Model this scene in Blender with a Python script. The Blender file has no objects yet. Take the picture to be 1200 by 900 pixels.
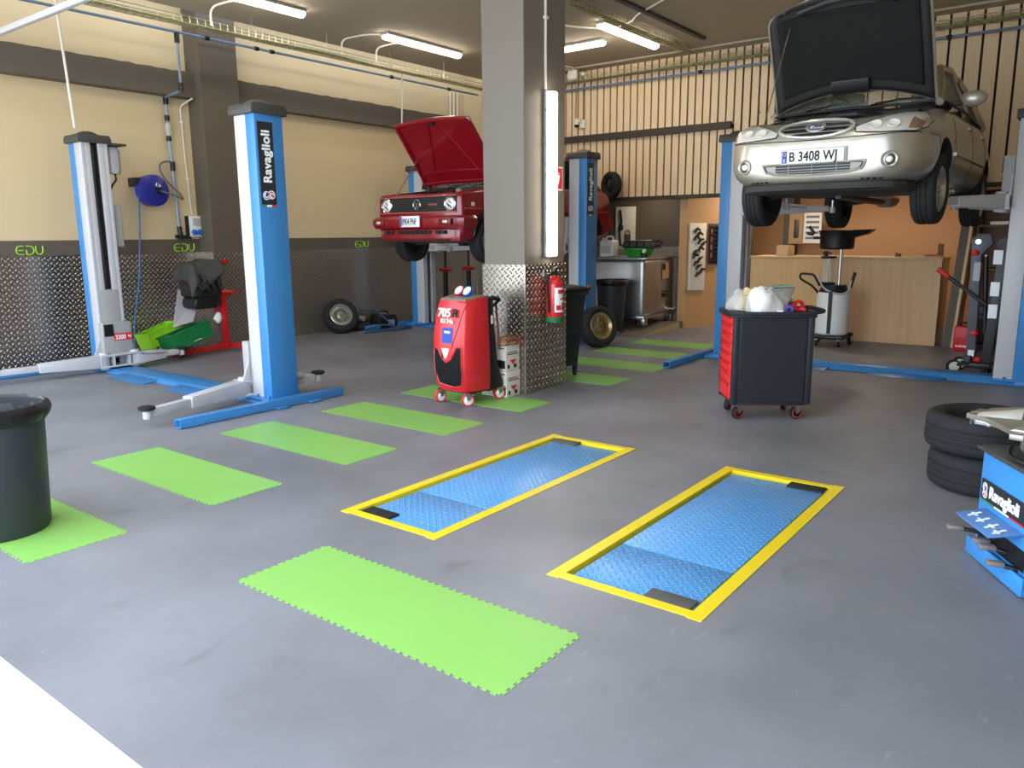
import bpy, bmesh, math, random
from mathutils import Vector, Matrix
from mathutils.bvhtree import BVHTree
random.seed(7)
PI = math.pi
scene = bpy.context.scene
COL = scene.collection
sin, cos = math.sin, math.cos


# ------------------------------------------------------------------ materials
def C(r, g, b):
    def f(v):
        v /= 255.0
        return v / 12.92 if v <= 0.04045 else ((v + 0.055) / 1.055) ** 2.4
    return (f(r), f(g), f(b), 1.0)


MATS = {}


def mat(name, col, rough=0.5, metal=0.0, noise=0.0, nscale=8.0, spec=0.5, coat=0.0, bump=0.0, bscale=60.0,
        trans=0.0, alpha=1.0, ior=1.45):
    if name in MATS:
        return MATS[name]
    m = bpy.data.materials.new(name)
    m.use_nodes = True
    nt = m.node_tree
    p = nt.nodes['Principled BSDF']
    if len(col) == 3:
        col = (*col, 1)
    p.inputs['Base Color'].default_value = col
    p.inputs['Roughness'].default_value = rough
    p.inputs['Metallic'].default_value = metal
    p.inputs['Specular IOR Level'].default_value = spec
    p.inputs['Coat Weight'].default_value = coat
    p.inputs['Coat Roughness'].default_value = 0.08
    p.inputs['IOR'].default_value = ior
    p.inputs['Transmission Weight'].default_value = trans
    p.inputs['Alpha'].default_value = alpha
    if noise or bump:
        tc = nt.nodes.new('ShaderNodeTexCoord')
    if noise:
        nz = nt.nodes.new('ShaderNodeTexNoise')
        nz.inputs['Scale'].default_value = nscale
        nz.inputs['Detail'].default_value = 5
        nt.links.new(tc.outputs['Object'], nz.inputs['Vector'])
        mx = nt.nodes.new('ShaderNodeMix')
        mx.data_type = 'RGBA'
        mx.inputs['A'].default_value = [c * (1 - noise) for c in col[:3]] + [1]
        mx.inputs['B'].default_value = [min(1, c * (1 + noise)) for c in col[:3]] + [1]
        nt.links.new(nz.outputs['Fac'], mx.inputs['Factor'])
        nt.links.new(mx.outputs['Result'], p.inputs['Base Color'])
    if bump:
        n2 = nt.nodes.new('ShaderNodeTexNoise')
        n2.inputs['Scale'].default_value = bscale
        nt.links.new(tc.outputs['Object'], n2.inputs['Vector'])
        b = nt.nodes.new('ShaderNodeBump')
        b.inputs['Strength'].default_value = bump
        b.inputs['Distance'].default_value = 0.01
        nt.links.new(n2.outputs['Fac'], b.inputs['Height'])
        nt.links.new(b.outputs['Normal'], p.inputs['Normal'])
    MATS[name] = m
    return m


def emat(name, col, strength):
    m = bpy.data.materials.new(name)
    m.use_nodes = True
    p = m.node_tree.nodes['Principled BSDF']
    p.inputs['Base Color'].default_value = (0.9, 0.9, 0.88, 1)
    p.inputs['Emission Color'].default_value = col
    p.inputs['Emission Strength'].default_value = strength
    return m


def mathn(nt, op, a, b=None, c=None):
    n = nt.nodes.new('ShaderNodeMath')
    n.operation = op
    for i, v in enumerate((a, b, c)):
        if v is None:
            continue
        if isinstance(v, (int, float)):
            n.inputs[i].default_value = v
        else:
            nt.links.new(v, n.inputs[i])
    return n.outputs[0]


def tread_mat(name, col, rough, metal, mode, cell=0.035, strength=0.6, dist=0.004, noise=0.1, lift=0.0):
    """embossed tread plate: bars alternating at right angles. mode 'xy' floor, 'hz' upright"""
    m = bpy.data.materials.new(name)
    m.use_nodes = True
    nt = m.node_tree
    p = nt.nodes['Principled BSDF']
    p.inputs['Base Color'].default_value = col
    p.inputs['Roughness'].default_value = rough
    p.inputs['Metallic'].default_value = metal
    tc = nt.nodes.new('ShaderNodeTexCoord')
    sp = nt.nodes.new('ShaderNodeSeparateXYZ')
    nt.links.new(tc.outputs['Object'], sp.inputs[0])
    if mode == 'xy':
        h, v = sp.outputs[0], sp.outputs[1]
    else:
        h, v = mathn(nt, 'ADD', sp.outputs[0], sp.outputs[1]), sp.outputs[2]
    s = 1 / (cell * 1.41421356)
    a = mathn(nt, 'MULTIPLY', mathn(nt, 'ADD', h, v), s)
    b = mathn(nt, 'MULTIPLY', mathn(nt, 'SUBTRACT', h, v), s)
    fa, fb = mathn(nt, 'FLOOR', a), mathn(nt, 'FLOOR', b)
    la = mathn(nt, 'SUBTRACT', mathn(nt, 'SUBTRACT', a, fa), 0.5)
    lb = mathn(nt, 'SUBTRACT', mathn(nt, 'SUBTRACT', b, fb), 0.5)
    par = mathn(nt, 'FLOORED_MODULO', mathn(nt, 'ADD', fa, fb), 2.0)
    d1 = mathn(nt, 'ADD', mathn(nt, 'POWER', mathn(nt, 'MULTIPLY', la, 2.1), 2), mathn(nt, 'POWER', mathn(nt, 'MULTIPLY', lb, 5.5), 2))
    d2 = mathn(nt, 'ADD', mathn(nt, 'POWER', mathn(nt, 'MULTIPLY', lb, 2.1), 2), mathn(nt, 'POWER', mathn(nt, 'MULTIPLY', la, 5.5), 2))
    dd = mathn(nt, 'ADD', mathn(nt, 'MULTIPLY', d1, mathn(nt, 'SUBTRACT', 1.0, par)), mathn(nt, 'MULTIPLY', d2, par))
    hgt = mathn(nt, 'MAXIMUM', mathn(nt, 'SUBTRACT', 1.0, dd), 0.0)
    bp = nt.nodes.new('ShaderNodeBump')
    bp.inputs['Strength'].default_value = strength
    bp.inputs['Distance'].default_value = dist
    nt.links.new(hgt, bp.inputs['Height'])
    nt.links.new(bp.outputs['Normal'], p.inputs['Normal'])
    # bar tops set lighter in the base colour, standing in for bright reflections
    if lift:
        mx = nt.nodes.new('ShaderNodeMix')
        mx.data_type = 'RGBA'
        mx.inputs['A'].default_value = col
        mx.inputs['B'].default_value = [min(1, c * (1 + lift) + 0.02 * lift) for c in col[:3]] + [1]
        nt.links.new(mathn(nt, 'MINIMUM', mathn(nt, 'MULTIPLY', hgt, 2.0), 1.0), mx.inputs['Factor'])
        nt.links.new(mx.outputs['Result'], p.inputs['Base Color'])
    return m


# ------------------------------------------------------------------ mesh builder
def rotm(axis, deg):
    return Matrix.Rotation(math.radians(deg), 4, axis)


def frame(d, up=(0, 0, 1)):
    d = Vector(d).normalized()
    u = Vector(up)
    if abs(d.dot(u)) > 0.99:
        u = Vector((0, 1, 0)) if abs(d.y) < 0.9 else Vector((1, 0, 0))
    s = d.cross(u).normalized()
    u = s.cross(d).normalized()
    return s, u, d


class MB:
    def __init__(s):
        s.bm = bmesh.new()
        s.M = Matrix.Identity(4)

    def v(s, p):
        return s.bm.verts.new(s.M @ Vector(p))

    def f(s, vs):
        try:
            return s.bm.faces.new(vs)
        except ValueError:
            return None

    def hull8(s, pts):
        vs = [s.v(p) for p in pts]
        for q in ((0, 3, 2, 1), (4, 5, 6, 7), (0, 1, 5, 4), (1, 2, 6, 5), (2, 3, 7, 6), (3, 0, 4, 7)):
            s.f([vs[i] for i in q])
        return s

    def box(s, x0, x1, y0, y1, z0, z1):
        return s.hull8([(x0, y0, z0), (x1, y0, z0), (x1, y1, z0), (x0, y1, z0), (x0, y0, z1), (x1, y0, z1), (x1, y1, z1), (x0, y1, z1)])

    def beam(s, p0, p1, w, h, w1=None, h1=None, up=(0, 0, 1)):
        """rectangular bar from p0 to p1, w sideways, h along up"""
        w1 = w if w1 is None else w1
        h1 = h if h1 is None else h1
        a, u, d = frame(Vector(p1) - Vector(p0), up)
        o = []
        for p, ww, hh in ((Vector(p0), w, h), (Vector(p1), w1, h1)):
            for sa, su in ((-1, -1), (1, -1), (1, 1), (-1, 1)):
                o.append(p + a * sa * ww / 2 + u * su * hh / 2)
        return s.hull8(o)

    def cyl(s, p0, p1, r0, r1=None, n=20, caps=True):
        r1 = r0 if r1 is None else r1
        a, u, d = frame(Vector(p1) - Vector(p0))
        R = []
        for p, r in ((Vector(p0), r0), (Vector(p1), r1)):
            R.append([s.v(p + a * r * cos(2 * PI * i / n) + u * r * sin(2 * PI * i / n)) for i in range(n)])
        for i in range(n):
            s.f([R[0][i], R[0][(i + 1) % n], R[1][(i + 1) % n], R[1][i]])
        if caps:
            s.f(R[0][::-1])
            s.f(R[1])
        return s

    def tube(s, pts, r, n=8, closed=False, r1=None):
        pts = [Vector(p) for p in pts]
        N = len(pts)
        rings = []
        pu = None
        for k, p in enumerate(pts):
            if closed:
                d = pts[(k + 1) % N] - pts[k - 1]
            else:
                d = pts[min(k + 1, N - 1)] - pts[max(k - 1, 0)]
            if d.length < 1e-9:
                d = Vector((0, 0, 1))
            d.normalize()
            if pu is None:
                a, u, _ = frame(d)
            else:
                a = d.cross(pu)
                if a.length < 1e-6:
                    a, u, _ = frame(d)
                a.normalize()
                u = a.cross(d).normalized()
            pu = u
            rr = r if r1 is None else r + (r1 - r) * k / (N - 1)
            rings.append([s.v(p + a * rr * cos(2 * PI * i / n) + u * rr * sin(2 * PI * i / n)) for i in range(n)])
        for k in range(N if closed else N - 1):
            A, B = rings[k], rings[(k + 1) % N]
            for i in range(n):
                s.f([A[i], A[(i + 1) % n], B[(i + 1) % n], B[i]])
        if not closed:
            s.f(rings[0][::-1])
            s.f(rings[-1])
        return s

    def lathe(s, prof, o=(0, 0, 0), axis=(0, 0, 1), n=32, closed=False, a0=0.0, a1=2 * PI):
        """prof: (radius, along axis)"""
        a, u, d = frame(axis)
        o = Vector(o)
        full = abs(a1 - a0 - 2 * PI) < 1e-6
        cols = []
        cnt = n if full else n + 1
        for i in range(cnt):
            t = a0 + (a1 - a0) * i / n
            e = a * cos(t) + u * sin(t)
            cols.append([s.v(o + e * r + d * h) for r, h in prof])
        m = len(prof)
        for i in range(n):
            A, B = cols[i], cols[(i + 1) % cnt]
            for j in range(m if closed else m - 1):
                s.f([A[j], B[j], B[(j + 1) % m], A[(j + 1) % m]])
        bmesh.ops.remove_doubles(s.bm, verts=[v for c in cols for v in c], dist=1e-6)
        return s

    def prism(s, poly, ax, lo, hi):
        """poly of 2d points extruded along axis 'x','y','z' (2d axes in cyclic order of the other two: x->(y,z), y->(x,z), z->(x,y))"""
        def P(a, b, c):
            return {'x': (c, a, b), 'y': (a, c, b), 'z': (a, b, c)}[ax]
        A = [s.v(P(a, b, lo)) for a, b in poly]
        B = [s.v(P(a, b, hi)) for a, b in poly]
        n = len(poly)
        s.f(A[::-1])
        s.f(B)
        for i in range(n):
            s.f([A[i], A[(i + 1) % n], B[(i + 1) % n], B[i]])
        return s

    def sphere(s, c, r, sx=1, sy=1, sz=1, n=14):
        m = n // 2
        rows = []
        c = Vector(c)
        for j in range(m + 1):
            ph = PI * j / m
            rows.append([s.v(c + Vector((r * sx * sin(ph) * cos(2 * PI * i / n), r * sy * sin(ph) * sin(2 * PI * i / n), r * sz * cos(ph)))) for i in range(n)])
        for j in range(m):
            for i in range(n):
                s.f([rows[j][i], rows[j + 1][i], rows[j + 1][(i + 1) % n], rows[j][(i + 1) % n]])
        bmesh.ops.remove_doubles(s.bm, verts=[v for r_ in rows for v in r_], dist=1e-6)
        return s

    def grid(s, fn, nu, nv):
        g = [[s.v(fn(i / nu, j / nv)) for j in range(nv + 1)] for i in range(nu + 1)]
        for i in range(nu):
            for j in range(nv):
                s.f([g[i][j], g[i + 1][j], g[i + 1][j + 1], g[i][j + 1]])
        return s

    def build(s, name, m, parent=None, bevel=0.0, seg=2, smooth=35, loc=None, recalc=True, solid=0.0, sub=0):
        bm = s.bm
        if recalc:
            bmesh.ops.recalc_face_normals(bm, faces=bm.faces)
        if bevel:
            es = [e for e in bm.edges if len(e.link_faces) == 2 and e.calc_face_angle(0) > 0.5]
            bmesh.ops.bevel(bm, geom=es, offset=bevel, segments=seg, profile=0.5, affect='EDGES', clamp_overlap=True)
        me = bpy.data.meshes.new(name)
        bm.to_mesh(me)
        bm.free()
        for mm in (m if isinstance(m, (list, tuple)) else [m]):
            me.materials.append(mm)
        if smooth:
            me.polygons.foreach_set('use_smooth', [True] * len(me.polygons))
            me.set_sharp_from_angle(angle=math.radians(smooth))
        o = bpy.data.objects.new(name, me)
        COL.objects.link(o)
        if parent:
            o.parent = parent
        if loc:
            o.location = loc
        if solid:
            md = o.modifiers.new('solid', 'SOLIDIFY')
            md.thickness = solid
            md.offset = 0
        if sub:
            md = o.modifiers.new('sub', 'SUBSURF')
            md.levels = sub
            md.render_levels = sub
        return o


def thing(name, label, cat, loc=(0, 0, 0), rz=0.0, group=None):
    o = bpy.data.objects.new(name, None)
    o.empty_display_size = 0.1
    COL.objects.link(o)
    o.location = loc
    o.rotation_euler = (0, 0, rz)
    return tag(o, label, cat, group)


def tag(o, label, cat, group=None):
    o['label'] = label
    o['category'] = cat
    if group:
        o['group'] = group
    return o


def lab(o, label):
    o['label'] = label
    return o


def struct(o):
    o['kind'] = 'structure'
    return o


def bake(o):
    """apply the modifiers of an object"""
    dg = bpy.context.evaluated_depsgraph_get()
    dg.update()
    me = bpy.data.meshes.new_from_object(o.evaluated_get(dg))
    old = o.data
    o.modifiers.clear()
    o.data = me
    me.name = old.name
    bpy.data.meshes.remove(old)
    return o


def cut(o, cutter):
    cutter.parent = o.parent
    md = o.modifiers.new('cut', 'BOOLEAN')
    md.operation = 'DIFFERENCE'
    md.solver = 'EXACT'
    md.object = cutter
    bake(o)
    me = cutter.data
    bpy.data.objects.remove(cutter)
    bpy.data.meshes.remove(me)
    return o


def text(name, body, size, m, parent, org, right, up, depth=0.002, bold=0.0, shear=0.0, align='LEFT', sx=1.0, space=1.0):
    cu = bpy.data.curves.new(name, 'FONT')
    cu.body = body
    cu.size = size
    cu.extrude = depth
    cu.shear = shear
    cu.align_x = align
    cu.space_character = space
    o = bpy.data.objects.new(name, cu)
    COL.objects.link(o)
    dg = bpy.context.evaluated_depsgraph_get()
    dg.update()
    me = bpy.data.meshes.new_from_object(o.evaluated_get(dg))
    bpy.data.objects.remove(o)
    bpy.data.curves.remove(cu)
    r = Vector(right).normalized()
    u = Vector(up).normalized()
    n = r.cross(u)
    if bold:                     # heavier strokes: the outline repeated a little to each side
        bm = bmesh.new()
        for k, (dx, dy) in enumerate(((0, 0), (1, 0), (-1, 0), (.6, .7), (-.6, .7), (.6, -.7), (-.6, -.7))):
            m2 = me.copy()
            m2.transform(Matrix.Translation((dx * bold, dy * bold, k * 0.00012)))
            bm.from_mesh(m2)
            bpy.data.meshes.remove(m2)
        bm.to_mesh(me)
        bm.free()
    M = Matrix((r, u, n)).transposed().to_4x4()
    M.translation = Vector(org)
    me.transform(M @ Matrix.Diagonal((sx, 1, 1, 1)))
    me.materials.clear()
    me.materials.append(m)
    me.name = name
    o = bpy.data.objects.new(name, me)
    COL.objects.link(o)
    if parent:
        o.parent = parent
    return o


# ------------------------------------------------------------------ common materials
BLUE = mat('lift_blue_paint', C(58, 126, 186), 0.38, 0, 0.05, 3)
BLUEL = mat('machine_blue_paint', C(62, 142, 212), 0.35, 0, 0.04, 3)
WHITEM = mat('light_grey_paint', C(186, 186, 189), 0.4, 0, 0.05, 4)
GREYM = mat('mid_grey_paint', C(160, 160, 158), 0.45, 0, 0.06, 4)
DKPL = mat('dark_grey_plastic', C(66, 64, 62), 0.55, 0, 0.06, 6)
BLACK = mat('black_plastic', C(22, 22, 24), 0.45, 0, 0.15, 10)
BLACKR = mat('black_rubber', C(26, 26, 27), 0.75, 0, 0.2, 20)
TYRE = mat('tyre_rubber', C(34, 34, 35), 0.8, 0, 0.25, 25, bump=0.2, bscale=120)
STEEL = mat('bright_steel', C(190, 190, 190), 0.28, 1.0, 0.1, 10)
DSTEEL = mat('dark_steel', C(70, 68, 66), 0.45, 0.8, 0.2, 10)
CHROME = mat('chrome', C(225, 225, 225), 0.12, 1.0)
ALU = mat('cast_aluminium', C(190, 188, 182), 0.35, 0.9, 0.08, 20)
GOLD = mat('gold_rim_paint', C(190, 165, 115), 0.35, 0.7, 0.08, 20)
RED = mat('red_paint', C(200, 28, 32), 0.35, 0, 0.06, 5, coat=0.3)
CARRED = mat('car_red_paint', C(134, 13, 26), 0.3, 0, 0.05, 3, coat=0.7)
SILVER = mat('car_silver_paint', C(172, 167, 155), 0.38, 0.5, 0.04, 3, coat=0.7)
WHITE = mat('white_plastic', C(232, 232, 228), 0.45)
CREAM = mat('cream_plastic', C(222, 216, 200), 0.5)
INK = mat('black_ink', C(20, 20, 22), 0.6)
WINK = mat('white_ink', C(240, 240, 240), 0.6)
GREENINK = mat('green_ink', C(140, 195, 50), 0.6)
REDINK = mat('red_ink', C(205, 40, 45), 0.6)
BLUEINK = mat('blue_ink', C(40, 75, 165), 0.6)
GLASS = mat('tinted_glass', C(200, 215, 210), 0.03, 0, trans=0.0, alpha=0.22, spec=0.6)
DGLASS = mat('dark_tinted_glass', C(14, 15, 15), 0.2, 0, spec=0.03, alpha=0.97)
LAMPGL = mat('headlamp_glass', C(232, 230, 222), 0.15, 0.35, bump=0.35, bscale=60)
ORANGE = mat('orange_lens', C(225, 120, 40), 0.2, coat=0.4)
REDPL = mat('red_plastic', C(210, 40, 40), 0.4, 0, 0.06, 6)
WOOD = mat('pine', C(214, 180, 132), 0.55, 0, 0.14, 4)
CARD = mat('white_cardboard', C(214, 206, 196), 0.75, 0, 0.04, 6)
KRAFT = mat('brown_paper', C(178, 142, 98), 0.8, 0, 0.1, 6)
GREENPL = mat('green_plastic', C(18, 112, 58), 0.45, 0, 0.08, 6)
LIMEPL = mat('lime_plastic', C(150, 215, 45), 0.45, 0, 0.08, 6)
HOSE = mat('blue_hose', C(62, 110, 165), 0.5)
ENGINE = mat('oily_metal', C(48, 46, 44), 0.55, 0.4, 0.35, 14, bump=0.3, bscale=30)
UNDER = mat('underbody_black', C(52, 50, 48), 0.75, 0, 0.3, 7, bump=0.2, bscale=25)
LTUBE = emat('lamp_diffuser', (1.0, 0.90, 0.76, 1), 23.0)
# ================================================================== SETTING
UB = 12.0      # slatted back wall
VL = 10.3      # left wall
VR = -3.2      # right wall
ZC = 4.33      # ceiling
UF = 0.97      # threshold


def floor_mat():
    m = mat('floor_vinyl', C(125, 124, 127), 0.42, spec=0.5)
    nt = m.node_tree
    p = nt.nodes['Principled BSDF']
    tc = nt.nodes.new('ShaderNodeTexCoord')

    def noise(scale, det=6, sx=1, sy=1, rot=0, dist=0):
        mp = nt.nodes.new('ShaderNodeMapping')
        mp.inputs['Scale'].default_value = (sx, sy, 1)
        mp.inputs['Rotation'].default_value = (0, 0, rot)
        nt.links.new(tc.outputs['Object'], mp.inputs[0])
        n = nt.nodes.new('ShaderNodeTexNoise')
        n.inputs['Scale'].default_value = scale
        n.inputs['Detail'].default_value = det
        n.inputs['Distortion'].default_value = dist
        nt.links.new(mp.outputs[0], n.inputs['Vector'])
        return n.outputs['Fac']

    def ramp(f, a, b):
        r = nt.nodes.new('ShaderNodeMapRange')
        r.inputs['From Min'].default_value = a
        r.inputs['From Max'].default_value = b
        nt.links.new(f, r.inputs['Value'])
        return r.outputs[0]
    base = nt.nodes.new('ShaderNodeMix')
    base.data_type = 'RGBA'
    base.inputs['A'].default_value = C(108, 108, 113)
    base.inputs['B'].default_value = C(134, 134, 140)
    nt.links.new(ramp(noise(0.8, 7), 0.3, 0.7), base.inputs['Factor'])
    # worn pale rubs and light scratches
    m2 = nt.nodes.new('ShaderNodeMix')
    m2.data_type = 'RGBA'
    nt.links.new(base.outputs['Result'], m2.inputs['A'])
    m2.inputs['B'].default_value = C(172, 171, 172)
    sc = mathn(nt, 'MULTIPLY', ramp(noise(5.5, 9, 1, 3.5, 0.5, 0.6), 0.66, 0.84), 0.5)
    nt.links.new(sc, m2.inputs['Factor'])
    m3 = nt.nodes.new('ShaderNodeMix')
    m3.data_type = 'RGBA'
    nt.links.new(m2.outputs['Result'], m3.inputs['A'])
    m3.inputs['B'].default_value = C(74, 72, 72)
    nt.links.new(mathn(nt, 'MULTIPLY', ramp(noise(2.1, 8, 1, 1.6, 1.1, 0.8), 0.60, 0.82), 0.55), m3.inputs['Factor'])
    nt.links.new(m3.outputs['Result'], p.inputs['Base Color'])
    rr = nt.nodes.new('ShaderNodeMapRange')
    rr.inputs['To Min'].default_value = 0.34
    rr.inputs['To Max'].default_value = 0.55
    nt.links.new(noise(3.0, 6), rr.inputs['Value'])
    nt.links.new(rr.outputs[0], p.inputs['Roughness'])
    return m


FLOORM = floor_mat()
TAN = mat('tan_wall_paint', C(206, 184, 145), 0.75, 0, 0.05, 1.2, bump=0.05, bscale=40)
TAUPE = mat('taupe_paint', C(92, 82, 70), 0.6, 0, 0.05, 2)
PILP = mat('pillar_grey_paint', C(116, 108, 98), 0.55, 0, 0.04, 2)
CEILM = mat('ceiling_paint', C(176, 163, 142), 0.85, 0, 0.05, 0.8)
TREADW = tread_mat('tread_plate_upright', C(166, 157, 146), 0.29, 1.0, 'hz', 0.047, 1.0, 0.014, lift=0.8)
TREADB = tread_mat('blue_tread_plate', C(84, 148, 206), 0.36, 0.0, 'xy', 0.034, 1.0, 0.007, lift=0.5)
YELLOW = mat('yellow_paint', C(232, 205, 30), 0.4, 0, 0.06, 4)
CONCR = mat('pale_pavement', C(205, 202, 196), 0.85, 0, 0.06, 3, bump=0.15, bscale=50)
TANW = mat('recess_tan_laminate', C(188, 146, 100), 0.5, 0, 0.05, 1.5)
MAT_G = mat('green_vinyl_tile', C(130, 184, 90), 0.42, 0, 0.06, 2.5)


def wood_slat():
    m = bpy.data.materials.new('spruce_slats')
    m.use_nodes = True
    nt = m.node_tree
    p = nt.nodes['Principled BSDF']
    p.inputs['Roughness'].default_value = 0.6
    tc = nt.nodes.new('ShaderNodeTexCoord')
    mp = nt.nodes.new('ShaderNodeMapping')
    mp.inputs['Scale'].default_value = (1, 9, 0.7)
    nt.links.new(tc.outputs['Object'], mp.inputs[0])
    n = nt.nodes.new('ShaderNodeTexNoise')
    n.inputs['Scale'].default_value = 4
    n.inputs['Detail'].default_value = 7
    nt.links.new(mp.outputs[0], n.inputs['Vector'])
    mx = nt.nodes.new('ShaderNodeMix')
    mx.data_type = 'RGBA'
    mx.inputs['A'].default_value = C(214, 184, 142)
    mx.inputs['B'].default_value = C(236, 210, 172)
    nt.links.new(n.outputs['Fac'], mx.inputs['Factor'])
    # knots
    vo = nt.nodes.new('ShaderNodeTexVoronoi')
    vo.inputs['Scale'].default_value = 3.1
    nt.links.new(tc.outputs['Object'], vo.inputs['Vector'])
    kn = mathn(nt, 'LESS_THAN', vo.outputs['Distance'], 0.045)
    m2 = nt.nodes.new('ShaderNodeMix')
    m2.data_type = 'RGBA'
    nt.links.new(kn, m2.inputs['Factor'])
    nt.links.new(mx.outputs['Result'], m2.inputs['A'])
    m2.inputs['B'].default_value = C(150, 105, 66)
    nt.links.new(m2.outputs['Result'], p.inputs['Base Color'])
    return m


def board_mat(name, c1, c2, sy=14):
    m = bpy.data.materials.new(name)
    m.use_nodes = True
    nt = m.node_tree
    p = nt.nodes['Principled BSDF']
    p.inputs['Roughness'].default_value = 0.5
    tc = nt.nodes.new('ShaderNodeTexCoord')
    mp = nt.nodes.new('ShaderNodeMapping')
    mp.inputs['Scale'].default_value = (1, sy, 0.5)
    nt.links.new(tc.outputs['Object'], mp.inputs[0])
    n = nt.nodes.new('ShaderNodeTexNoise')
    n.inputs['Scale'].default_value = 1.6
    n.inputs['Detail'].default_value = 6
    nt.links.new(mp.outputs[0], n.inputs['Vector'])
    mx = nt.nodes.new('ShaderNodeMix')
    mx.data_type = 'RGBA'
    mx.inputs['A'].default_value = c1
    mx.inputs['B'].default_value = c2
    nt.links.new(n.outputs['Fac'], mx.inputs['Factor'])
    nt.links.new(mx.outputs['Result'], p.inputs['Base Color'])
    return m


SLAT = wood_slat()
OAK = board_mat('oak_laminate', C(190, 146, 100), C(222, 182, 134), 10)

# two pits for the lift platforms  (x0,x1,y0,y1)
PITS = [(2.80, 4.94, 2.66, 3.375), (2.80, 4.905, 1.19, 1.935)]

b = MB()
xs = sorted({UF, 2.80, 4.905, 4.94, 16.0})
ys = sorted({VR - 0.2, VL + 0.2, 1.19, 1.935, 2.66, 3.375})
vv = {}


def gv(x, y):
    if (x, y) not in vv:
        vv[(x, y)] = b.v((x, y, 0))
    return vv[(x, y)]


for i in range(len(xs) - 1):
    for j in range(len(ys) - 1):
        mx_, my_ = (xs[i] + xs[i + 1]) / 2, (ys[j] + ys[j + 1]) / 2
        if any(a < mx_ < c and d < my_ < e for a, c, d, e in PITS):
            continue
        b.f([gv(xs[i], ys[j]), gv(xs[i + 1], ys[j]), gv(xs[i + 1], ys[j + 1]), gv(xs[i], ys[j + 1])])
for a, c, d, e in PITS:      # pit walls and bottom
    z = -0.16
    q = [(a, d), (c, d), (c, e), (a, e)]
    top = [b.v((x, y, 0)) for x, y in q]
    bot = [b.v((x, y, z)) for x, y in q]
    b.f(bot)
    for k in range(4):
        b.f([top[k], top[(k + 1) % 4], bot[(k + 1) % 4], bot[k]])
struct(b.build('floor', FLOORM, smooth=0, recalc=False))

struct(MB().box(-22, UF, -22, 26, -0.25, -0.004).build('pavement', CONCR, smooth=0))

# ---- left wall with painted band, tread plate wainscot, concrete beam and pilaster
wl = struct(MB().box(UF - 0.4, 15, VL, VL + 0.2, 0, 4.95).build('wall_left', TAN, smooth=0))
struct(MB().box(UF - 0.4, UB, VL - 0.012, VL - 0.001, 1.355, 1.535).build('trim_1', TAUPE, smooth=0))
b = MB()
b.box(UF - 0.4, UB, VL - 0.016, VL - 0.001, 0.0, 1.355)
struct(b.build('wainscot_left', TREADW, smooth=0))
b = MB()
# rough topped beam
N = 120
pts_t = [(UF - 0.4 + (UB - UF + 0.4) * i / N, 3.72 + random.uniform(-0.006, 0.01)) for i in range(N + 1)]
b.prism([(UF - 0.4, 3.40)] + [(UB, 3.40)] + pts_t[::-1], 'y', VL - 0.2, VL)
struct(b.build('trim_2', TAUPE, smooth=0))
struct(MB().box(6.22, 6.80, VL - 0.34, VL, 0, 4.95).build('pilaster', TAUPE, smooth=0, bevel=0.006))
b = MB()
b.box(6.205, 6.815, VL - 0.355, VL - 0.0, 0, 1.355)
struct(b.build('wainscot_pilaster', TREADW, smooth=0))

# ---- right wall, back wall beside the slats, front lintel
struct(MB().box(UF, 15, VR - 0.2, VR, 0, 4.95).build('wall_right', TAN, smooth=0))
# ---- ceiling: main slab stops short of the left wall, a higher strip above the tray
struct(MB().box(UF - 0.3, UB, VR, 9.5, ZC, ZC + 0.2).build('ceiling', CEILM, smooth=0))
struct(MB().box(UF - 0.3, UB, 9.5, VL, 4.85, 5.0).build('ceiling_strip', CEILM, smooth=0))
struct(MB().box(UF - 0.3, UF, VR, -0.25, 0, 4.53).build('wall_front', PILP, smooth=0))
struct(MB().box(UF - 0.3, UF, VR, VL + 0.2, 4.53, 4.95).build('lintel', PILP, smooth=0))
struct(MB().box(UB - 0.25, UB + 0.05, VR, 9.5, 4.30, ZC).build('ceiling_soffit', CEILM, smooth=0))

# ---- slatted back wall: dark backing with vertical boards, hanging above the recess
ZS = 2.17
b = MB()
b.box(UB + 0.03, UB + 0.1, VR, VL, ZS, 4.95)
b.box(UB + 0.03, UB + 0.1, 8.2, VL, 0, ZS)
wb = struct(b.build('wall_back', mat('black_backing', C(40, 30, 24), 0.8), smooth=0))
b = MB()
y = 8.45
while y > VR:
    p = 0.128 if y > 3.4 else 0.19
    if y > 4.9:
        b.box(UB, UB + 0.03, y - p + 0.026, y, ZS, 3.14)
        b.box(UB, UB + 0.03, y - p + 0.026, y, 3.20, 4.33)
    else:
        b.box(UB, UB + 0.03, y - p + 0.03, y, ZS, 4.33)
    y -= p
b.build('slats', SLAT, wb, smooth=0)
struct(MB().box(UB - 0.07, UB + 0.03, 4.9, 8.6, 3.13, 3.235).build('trim_3', mat('dark_beam', C(58, 48, 40), 0.6), smooth=0))
struct(MB().box(UB - 0.01, UB + 0.1, VR, 8.45, ZS - 0.06, ZS).build('trim_4', mat('dark_beam2', C(62, 50, 42), 0.6), smooth=0))
struct(MB().box(UB + 0.0, UB + 0.03, 8.45, VL, 0, 4.95).build('wall_back_corner', TAN, smooth=0))

struct(MB().box(UB - .014, UB - .001, 8.7, VL, 0, 1.355).build('wainscot_corner', TREADW, smooth=0))
struct(MB().box(UB - .012, UB - .001, 8.7, VL, 1.355, 1.535).build('trim_7', TAUPE, smooth=0))
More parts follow.
